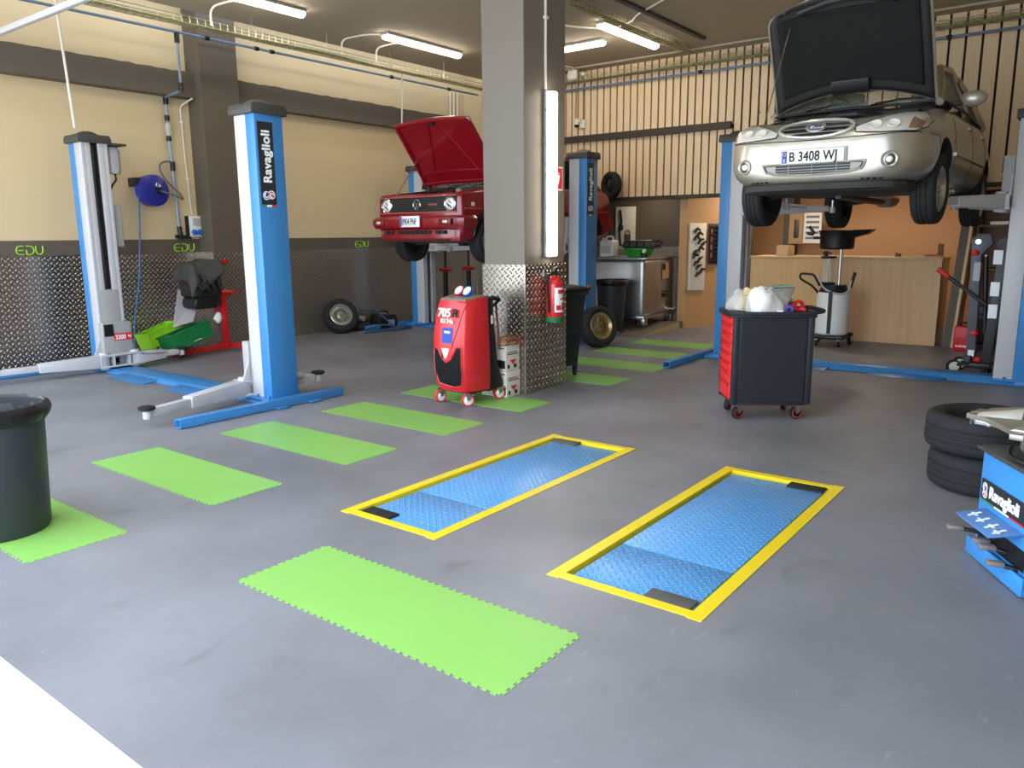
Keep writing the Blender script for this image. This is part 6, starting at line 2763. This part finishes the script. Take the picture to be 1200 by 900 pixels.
for y, z in ((.10, 1.32), (.03, .45), (-.02, .16)):
    b = MB()
    b.sphere((-.065, y, z), .035, .8, 1.2, .9, 12)
    b.build('locking_knob', REDPL, t)
b = MB()
b.box(-.14, .14, -.16, .09, .07, .13)
b.box(-.14, .0, .03, .10, .10, .20)
b.build('base', BLACK, t, bevel=.01)
b = MB()
b.box(-.055, -.052, .015, .075, .19, .26)
b.build('sticker', WINK, t, smooth=0)
for x, y, r in ((-.13, .19, .075), (.13, .17, .075), (.12, -.13, .05), (-.13, -.10, .05)):
    b = MB()
    ax = (1, .5, 0) if r > .06 else (0, 1, 0)
    b.lathe([(r * .7, -.02), (r, -.018), (r, .018), (r * .7, .02)], (x, y, r + .001), ax, 28, closed=True)
    w_ = b.build('wheel', BLACKR, t)
    b = MB()
    b.lathe([(0, -.024), (r * .72, -.02), (r * .72, .02), (0, .024)], (x, y, r + .001), ax, 24)
    b.build('hub', CREAM if r > .06 else DSTEEL, w_)
b = MB()
b.beam((-.13, .19, .09), (-.1, .05, .12), .03, .03)
b.beam((.13, .17, .09), (.1, .05, .12), .03, .03)
b.build('axle_arm', BLACK, t)
b = MB()
b.hull8([(-.05, -.26, .30), (.05, -.26, .30), (.05, -.2, .30), (-.05, -.2, .30), (-.05, -.30, 1.1), (.05, -.30, 1.1), (.05, -.24, 1.1), (-.05, -.24, 1.1)])
b.build('folded_leg', CD, t, bevel=.006)

# ================================================================== tyre changer at the right edge
t = thing('tyre_changer', 'bright blue tyre changer with pedals at the right edge of the photo', 'tyre changer', (4.0, .30, 0), math.atan2(.857, -.514))
t.rotation_euler = (0, 0, math.atan2(.857, -.514))
MIR = Matrix.Diagonal((1, -1, 1, 1))
b = MB()
b.M = MIR
b.box(-.62, -.03, -.235, .25, .05, .53)
b.build('cabinet', BLUEL, t, bevel=.006)
b = MB()
b.M = MIR
b.box(-.66, -.012, -.25, .27, .006, .05)
b.box(-.0119, .0, -.25, .27, .006, .09)
b.build('base_frame', BLUEL, t, bevel=.003)
b = MB()
b.M = MIR
b.box(-.029, -.024, -.17, .225, .298, .395)
sg = b.build('brand_sign', SIGNBG, t, smooth=0)
text('brand_lettering', 'Ravaglioli', .078, WINK, sg, (-.0235, -.145, .322), (0, 1, 0), (0, 0, 1), .001, .003, sx=.92)
logo(sg, (-.0235, -.187, .345), (0, 1, 0), (0, 0, 1), .075)
for k, mm in enumerate((MATS['flag_green'], WINK, REDINK)):
    b = MB()
    b.M = MIR
    b.box(-.029, -.0235, -.17 + .13 * (2 - k), -.17 + .13 * (3 - k), .289, .2979)
    b.build('flag_stripe', mm, sg, smooth=0)
b = MB()
b.M = MIR
b.hull8([(-.03, -.17, .255), (.11, -.16, .235), (.11, .16, .235), (-.03, .17, .255), (-.03, -.17, .262), (.11, -.16, .242), (.11, .16, .242), (-.03, .17, .262)])
gd = b.build('pedal_guard', mat('guard_blue', C(88, 132, 186), .4), t, bevel=.002)
for y, dx in ((.11, 0), (.03, .01), (-.05, 0), (-.12, .01)):
    b = MB()
    b.M = MIR
    b.beam((.02, y, .2605), (.08, y - .01, .2485), .012, .003)
    b.beam((.05 + dx, y - .03, .2545), (.05 + dx, y + .015, .2545), .012, .003)
    b.build('guard_symbol', WINK, gd, smooth=0)
for y, x1, z in ((.16, .13, .16), (.07, .05, .13), (-.03, .07, .14), (-.12, .075, .10)):
    b = MB()
    b.M = MIR
    b.beam((-.05, y - .03, z - .015), (x1 - .05, y, z), .03, .014)
    pd = b.build('pedal', DSTEEL, t, bevel=.003)
    b = MB()
    b.M = MIR
    b.beam((x1 - .06, y - .004, z + .004), (x1 + .01, y + .006, z + .006), .042, .024)
    b.build('pedal_pad', mat('pedal_pad', C(150, 140, 136), .5, .4), pd, bevel=.008)
b = MB()
b.M = MIR
b.box(-.032, -.0285, -.20, .22, .095, .19)
b.build('pedal_slot', BLACK, t, smooth=0)
# top tray, bead breaker cylinder, turntable
b = MB()
b.M = MIR
b.box(-.64, .0, -.26, .26, .53, .55)
b.build('top_tray', DKPL, t, bevel=.006)
b = MB()
b.M = MIR
b.cyl((-.12, -.30, .605), (-.14, .06, .60), .05, n=20)
b.build('clamp_cylinder', mat('cylinder_grey', C(120, 120, 124), .35, .5), t)
b = MB()
b.M = MIR
b.tube(bend([(-.05, .05, .60), (.0, -.03, .57), (-.04, -.15, .56), (-.1, -.25, .56)], 4, .05), .010, 6)
b.build('air_line', BLACK, t)
b = MB()
b.M = MIR
b.cyl((-.28, .13, .55), (-.28, .13, .66), .09, n=24)
b.build('turntable_hub', DSTEEL, t)
b = MB()
b.M = MIR
pts = []
for k in range(4):
    a = PI / 4 + k * PI / 2
    for da, r in ((-.36, .29), (-.2, .37), (.2, .37), (.36, .29)):
        pts.append((-.28 + r * cos(a + da), .13 + r * sin(a + da)))
b.prism(pts, 'z', .66, .685)
tt = b.build('turntable', mat('worn_steel', C(176, 172, 160), .35, .7, .1, 8), t, bevel=.003)
for k in range(4):
    a = PI / 4 + k * PI / 2
    d_ = Vector((cos(a), sin(a), 0))
    c_ = Vector((-.28, .13, .685))
    b = MB()
    b.M = MIR
    sd = Vector((-d_.y, d_.x, 0))
    q0, q1 = c_ + d_ * .13, c_ + d_ * .31
    b.hull8([q0 - sd * .05, q0 + sd * .05, q1 + sd * .10, q1 - sd * .10, q0 - sd * .03 + Vector((0, 0, .055)), q0 + sd * .03 + Vector((0, 0, .055)), q1 + sd * .075 + Vector((0, 0, .012)), q1 - sd * .075 + Vector((0, 0, .012))])
    b.build('jaw_plate', MATS['worn_steel'], tt, bevel=.004)
    b = MB()
    b.M = MIR
    p_ = c_ + d_ * .27 + Vector((0, 0, -.045))
    b.beam(p_ - d_ * .05, p_ + d_ * .07, .05, .03)
    b.beam(p_ + d_ * .07 + Vector((0, 0, -.02)), p_ + d_ * .07 + Vector((0, 0, .05)), .06, .02)
    b.cyl(p_ + sd * .05, p_ - sd * .05, .014, n=10)
    b.build('clamp_jaw', CHROME, tt, bevel=.003)
b = MB()
b.M = MIR
b.beam((-.70, -.1, .05), (-.70, -.1, 1.3), .12, .14, up=(1, 0, 0))
b.beam((-.70, -.1, 1.25), (-.32, .1, 1.25), .07, .08)
b.build('swing_column', BLUEL, t, bevel=.01)
b = MB()
b.M = MIR
b.cyl((-.32, .1, .80), (-.32, .1, 1.5), .025, n=14)
b.beam((-.36, .1, .79), (-.22, .12, .76), .05, .05)
b.build('mount_tool', DSTEEL, t)

# ================================================================== left back corner
# engine on a red stand
t = thing('engine_stand', 'red engine stand by the left wall under the covered black engine', 'engine stand', (6.15, 9.72, 0))
b = MB()
b.beam((0, 0, .05), (0, 0, .80), .075, .075, up=(1, 0, 0))
b.build('column', RED, t, bevel=.005)
b = MB()
b.beam((.03, -.02, .075), (-.75, .02, .05), .08, .07)
b.build('long_leg', RED, t, bevel=.005)
b = MB()
b.beam((.02, .22, .08), (.14, -.30, .075), .07, .06)
b.build('cross_leg', RED, t, bevel=.005)
for x, y in ((.15, -.33), (.02, .17), (-.68, -.04)):
    caster(t, x, y, .035, DSTEEL, BLACKR, .03, .05 if x > -.5 else .03, .4, DSTEEL)
b = MB()
b.cyl((-.10, 0, .80), (.12, 0, .80), .045, n=16)
b.build('rotating_head', RED, t)
b = MB()
b.beam((.04, -.06, .80), (.24, -.07, .83), .02, .02)
b.beam((.10, -.10, .79), (.10, .06, .83), .018, .018)
b.build('turning_bar', RED, t)
b = MB()
b.beam((-.10, 0, .55), (-.10, 0, 1.22), .10, .03, up=(1, 0, 0))
b.beam((-.10, -.02, 1.18), (.08, -.04, 1.24), .06, .05)
b.build('mounting_arm', RED, t, bevel=.004)
t = thing('engine', 'black engine under a dark grey cover, hanging on the red stand', 'engine', (5.83, 9.72, .62))
b = MB()
b.box(-.19, .21, -.19, .19, .16, .50)
b.box(-.15, .20, -.15, .15, .02, .18)
b.build('block', ENGINE, t, bevel=.03, seg=3)
b = MB()
b.prism([(-.17, .0), (.14, .0), (.17, .10), (.10, .16), (-.16, .16), (-.20, .08)], 'y', -.17, .17)
b.build('oil_pan', BLACK, t, bevel=.03, seg=3)
for x, z, r in ((-.12, .38, .07), (.08, .36, .06), (-.06, .24, .045)):
    b = MB()
    b.lathe([(0, .02), (r * .5, .02), (r * .55, .0), (r, .0), (r, -.03), (0, -.03)], (x, -.205, z), (0, -1, 0), 20)
    b.build('pulley', BLACK, t)
b = MB()
for k in range(4):
    b.tube([(-.16 + .1 * k, -.18, .44), (-.16 + .1 * k, -.24, .36), (-.10 + .09 * k, -.22, .26)], .025, 8)
b.build('manifold', ENGINE, t)
b = MB()
b.grid(lambda u, v: (-.27 + .50 * u + .01 * sin(9 * v), -.25 + .46 * v, .62 - .02 * sin(6 * u) - .22 * max(0, .22 - v) / .22 * (1 + .5 * sin(4 * u)) - .25 * max(0, .16 - u) / .16 + .010 * sin(14 * u + 3 * v)), 24, 20)
b.build('cover_cloth', mat('dark_grey_cloth', C(62, 60, 58), .8, 0, .2, 9, bump=.3, bscale=20), t, solid=.006, smooth=70)
b = MB()
b.cyl((.21, 0, .18), (.225, 0, .18), .06, n=12)
b.build('flange', DSTEEL, t)

# green crate lying tilted, with things beside it
tl = Matrix.Rotation(math.radians(-15), 4, 'Y')
t = thing('crate', 'dark green plastic crate lying tilted in front of the red engine stand', 'crate', (5.52, 9.58, .18))
t.rotation_euler = (math.radians(-9), math.radians(-15), math.radians(4))
b = MB()
L_, W_, H_ = .56, .34, .21
for s in (-1, 1):
    b.box(-L_ / 2, L_ / 2, s * W_ / 2 - .006, s * W_ / 2 + .006, 0, H_)
    b.box(s * L_ / 2 - .006, s * L_ / 2 + .006, -W_ / 2, W_ / 2, 0, H_)
b.box(-L_ / 2, L_ / 2, -W_ / 2, W_ / 2, 0, .01)
b.build('shell', GREENPL, t, smooth=0)
b = MB()
for z in (H_ - .01, .015):
    for s in (-1, 1):
        b.box(-L_ / 2 - .015, L_ / 2 + .015, s * W_ / 2 - .015, s * W_ / 2 + .015, z - .012, z + .012)
        b.box(s * L_ / 2 - .015, s * L_ / 2 + .015, -W_ / 2, W_ / 2, z - .012, z + .012)
b.build('rim', GREENPL, t, bevel=.003)
b = MB()
y = -W_ / 2 - .012
for x0, x1 in ((-.19, -.07), (-.03, .09)):
    b.tube([(x0, y, .05), (x1, y, .05), (x1, y, .16), (x0, y, .16)], .007, 6, True)
for k in range(7):
    b.box(.12 + .022 * k, .128 + .022 * k, y, y + .008, .04, .17)
for k in range(3):
    b.box(-.02 + .035 * k, -.012 + .035 * k, y, y + .008, .06, .15)
b.box(-.16, -.10, y, y + .008, .08, .13)
b.build('side_ribs', GREENPL, t, smooth=0)
b = MB()
b.box(-.02, .09, y - .002, y + .004, .012, .032)
b.build('label', WINK, t, smooth=0)
t = thing('crate', 'lime green crate behind the dark green crate by the left wall', 'crate', (5.34, 9.92, .20))
t.rotation_euler = (math.radians(-6), math.radians(-16), math.radians(8))
b = MB()
for s in (-1, 1):
    b.box(-.24, .24, s * .13 - .006, s * .13 + .006, 0, .2)
    b.box(s * .24 - .006, s * .24 + .006, -.13, .13, 0, .2)
b.box(-.24, .24, -.13, .13, 0, .01)
b.build('shell', LIMEPL, t, smooth=0)
b = MB()
for s in (-1, 1):
    b.box(-.25, .25, s * .13 - .012, s * .13 + .012, .185, .205)
    b.box(s * .24 - .012, s * .24 + .012, -.13, .13, .185, .205)
b.build('rim', LIMEPL, t, bevel=.003)
t = thing('plastic_sheet', 'pale translucent sheet leaning from the green crate to the wall', 'sheet', (5.56, 9.84, .40))
b = MB()
b.hull8([(-.16, -.12, .0), (.10, -.16, .06), (.45, .16, .40), (.13, .20, .46), (-.16, -.115, .005), (.10, -.155, .065), (.45, .165, .405), (.13, .205, .465)])
b.build('sheet', mat('milky_sheet', C(205, 200, 205), .3, alpha=.72), t, smooth=0)
t = thing('rag', 'small white rag hanging beside the red stand column', 'rag', (6.05, 9.70, .45))
b = MB()
lump(b, lambda a, p: (.06 * (1 + .2 * sin(3 * a)), .03, .09 * (1 + .15 * sin(4 * a))), 18, 10)
b.sphere((0, 0, -.01), .045, 1, .5, 1, 12)
b.build('cloth', WRAG, t, smooth=70)
b = MB()
b.cyl((0, .0, .05), (.065, .015, .05), .008, n=6)
b.build('hook', STEEL, t)

# odds and ends right of the leaning wheel
t = thing('charger_box', 'black battery charger on the floor by the far blue post', 'charger', (9.35, 9.95, 0))
b = MB()
b.prism([(-.20, .003), (.18, .003), (.22, .10), (.16, .22), (-.16, .24), (-.22, .12)], 'y', -.14, .14)
b.build('case', BLACK, t, bevel=.015)
b = MB()
b.box(-.02, .12, -.146, -.139, .05, .14)
b.build('front_plate', GREYM, t, smooth=0)
b = MB()
b.tube(bend([(-.12, 0, .23), (-.12, 0, .29), (.10, 0, .28), (.10, 0, .22)], 4, .04), .012, 8)
b.build('handle', BLACK, t)
b = MB()
b.beam((8.95, 10.22, .01), (8.86, 10.26, .46), .09, .02, up=(0, 1, 0))
tag(b.build('wood_offcut', mat('grey_wood', C(110, 98, 80), .7, 0, .15, 6)), 'grey wooden offcut leaning on the wall right of the silver rim wheel', 'board')
t = thing('car_part', 'dark car part lying on the floor right of the silver rim wheel', 'car part', (8.85, 9.98, 0))
b = MB()
b.lathe([(.05, .003), (.13, .003), (.15, .05), (.12, .12), (.05, .13)], n=24, closed=True)
b.build('drum', ENGINE, t)
b = MB()
b.beam((-.05, 0, .13), (-.15, .05, .30), .08, .04)
b.cyl((.02, 0, .13), (.02, 0, .26), .03, n=12)
b.build('bracket', ENGINE, t)
b = MB()
b.cyl((-.02, -.10, .2), (-.02, -.02, .22), .04, n=14)
b.build('cap', GREYM, t)
b = MB()
b.tube(bend([(8.60, 9.70, .36), (8.95, 9.70, .34), (9.2, 9.6, .10), (9.25, 9.55, .016), (8.9, 9.6, .016), (8.72, 9.72, .016), (8.8, 9.80, .03), (9.05, 9.70, .10), (9.3, 9.58, .05), (9.0, 9.45, .014), (8.55, 9.55, .014)], 5, .12), .013, 8)
tag(b.build('air_hose', mat('dark_blue_hose', C(52, 82, 122), .5)), 'dark blue air hose looped on the floor beside the silver rim wheel', 'hose')
b = MB()
b.hull8([(9.0, 9.42, .003), (9.5, 9.40, .003), (9.45, 9.52, .003), (9.0, 9.54, .003), (9.02, 9.43, .03), (9.48, 9.41, .05), (9.44, 9.51, .05), (9.02, 9.53, .03)])
tag(b.build('drip_tray', mat('dark_blue_tray', C(40, 66, 104), .5), bevel=.008), 'flat dark blue tray on the floor at the foot of the far blue post', 'tray')


def pole_jack(label, x, y):
    t = thing('pole_jack', label, 'jack stand', (x, y, 0), 0, 'tall red pole jacks')
    b = MB()
    for k in range(3):
        a = 2 * PI * k / 3 + .4
        b.beam((0, 0, .35), (.24 * cos(a), .24 * sin(a), .012), .04, .025)
    b.build('tripod_base', BLACK, t)
    b = MB()
    b.cyl((0, 0, .02), (0, 0, .92), .045, n=18)
    b.build('outer_tube', BLACK, t)
    b = MB()
    b.lathe([(.03, .90), (.12, .92), (.13, .95), (.06, .98), (.03, .98)], n=20, closed=True)
    b.beam((-.15, 0, .95), (.15, 0, .95), .025, .025)
    b.build('hand_wheel', RED, t)
    b = MB()
    b.cyl((0, 0, .92), (0, 0, 1.36), .024, n=14)
    b.build('screw', DSTEEL, t)
    b = MB()
    b.lathe([(0, 1.36), (.06, 1.36), (.085, 1.39), (.085, 1.41), (0, 1.40)], n=18)
    b.build('saddle', RED, t)


pole_jack('tall red and black pole jack under the red car, the left one of two', 10.75, 9.75)
pole_jack('tall red and black pole jack under the red car, the right one of two', 11.40, 9.75)
# ================================================================== camera, light
import math as _m
cam = bpy.data.cameras.new('camera')
cam.sensor_fit = 'HORIZONTAL'
cam.sensor_width = 36
cam.lens = 915.16 / 1200 * 36
cam.clip_start = 0.05
cam.clip_end = 200
co = bpy.data.objects.new('camera', cam)
COL.objects.link(co)
f_, pit_, yaw_, roll_ = 915.16, 0.188218467, 0.653730494, -0.00850610
fw = Vector((cos(yaw_) * cos(pit_), sin(yaw_) * cos(pit_), -sin(pit_)))
r0 = Vector((sin(yaw_), -cos(yaw_), 0))
u0 = r0.cross(fw)
rr = r0 * cos(roll_) + u0 * sin(roll_)
uu = -r0 * sin(roll_) + u0 * cos(roll_)
M = Matrix((rr, uu, -fw)).transposed().to_4x4()
M.translation = (0, 0, 1.55)
co.matrix_world = M
scene.camera = co

w = bpy.data.worlds.new('sky')
scene.world = w
w.use_nodes = True
nt = w.node_tree
bg = nt.nodes['Background']
bg.inputs[0].default_value = (0.76, 0.87, 1.0, 1)
bg.inputs[1].default_value = 6.2

sun = bpy.data.lights.new('sun', 'SUN')
sun.energy = 9
sun.color = (1, 0.96, 0.9)
sun.angle = 0.01
so = bpy.data.objects.new('sun', sun)
COL.objects.link(so)
# low over the street, running along the front of the building
d = Vector((0.02, -0.75, -0.66))
so.rotation_euler = Vector((0, 0, -1)).rotation_difference(d.normalized()).to_euler()

vs = scene.view_settings
scene.display_settings.display_device = 'sRGB'
vs.view_transform = 'Standard'
vs.look = 'None'
vs.gamma = 1.0
vs.use_curve_mapping = False
vs.exposure = 0.0
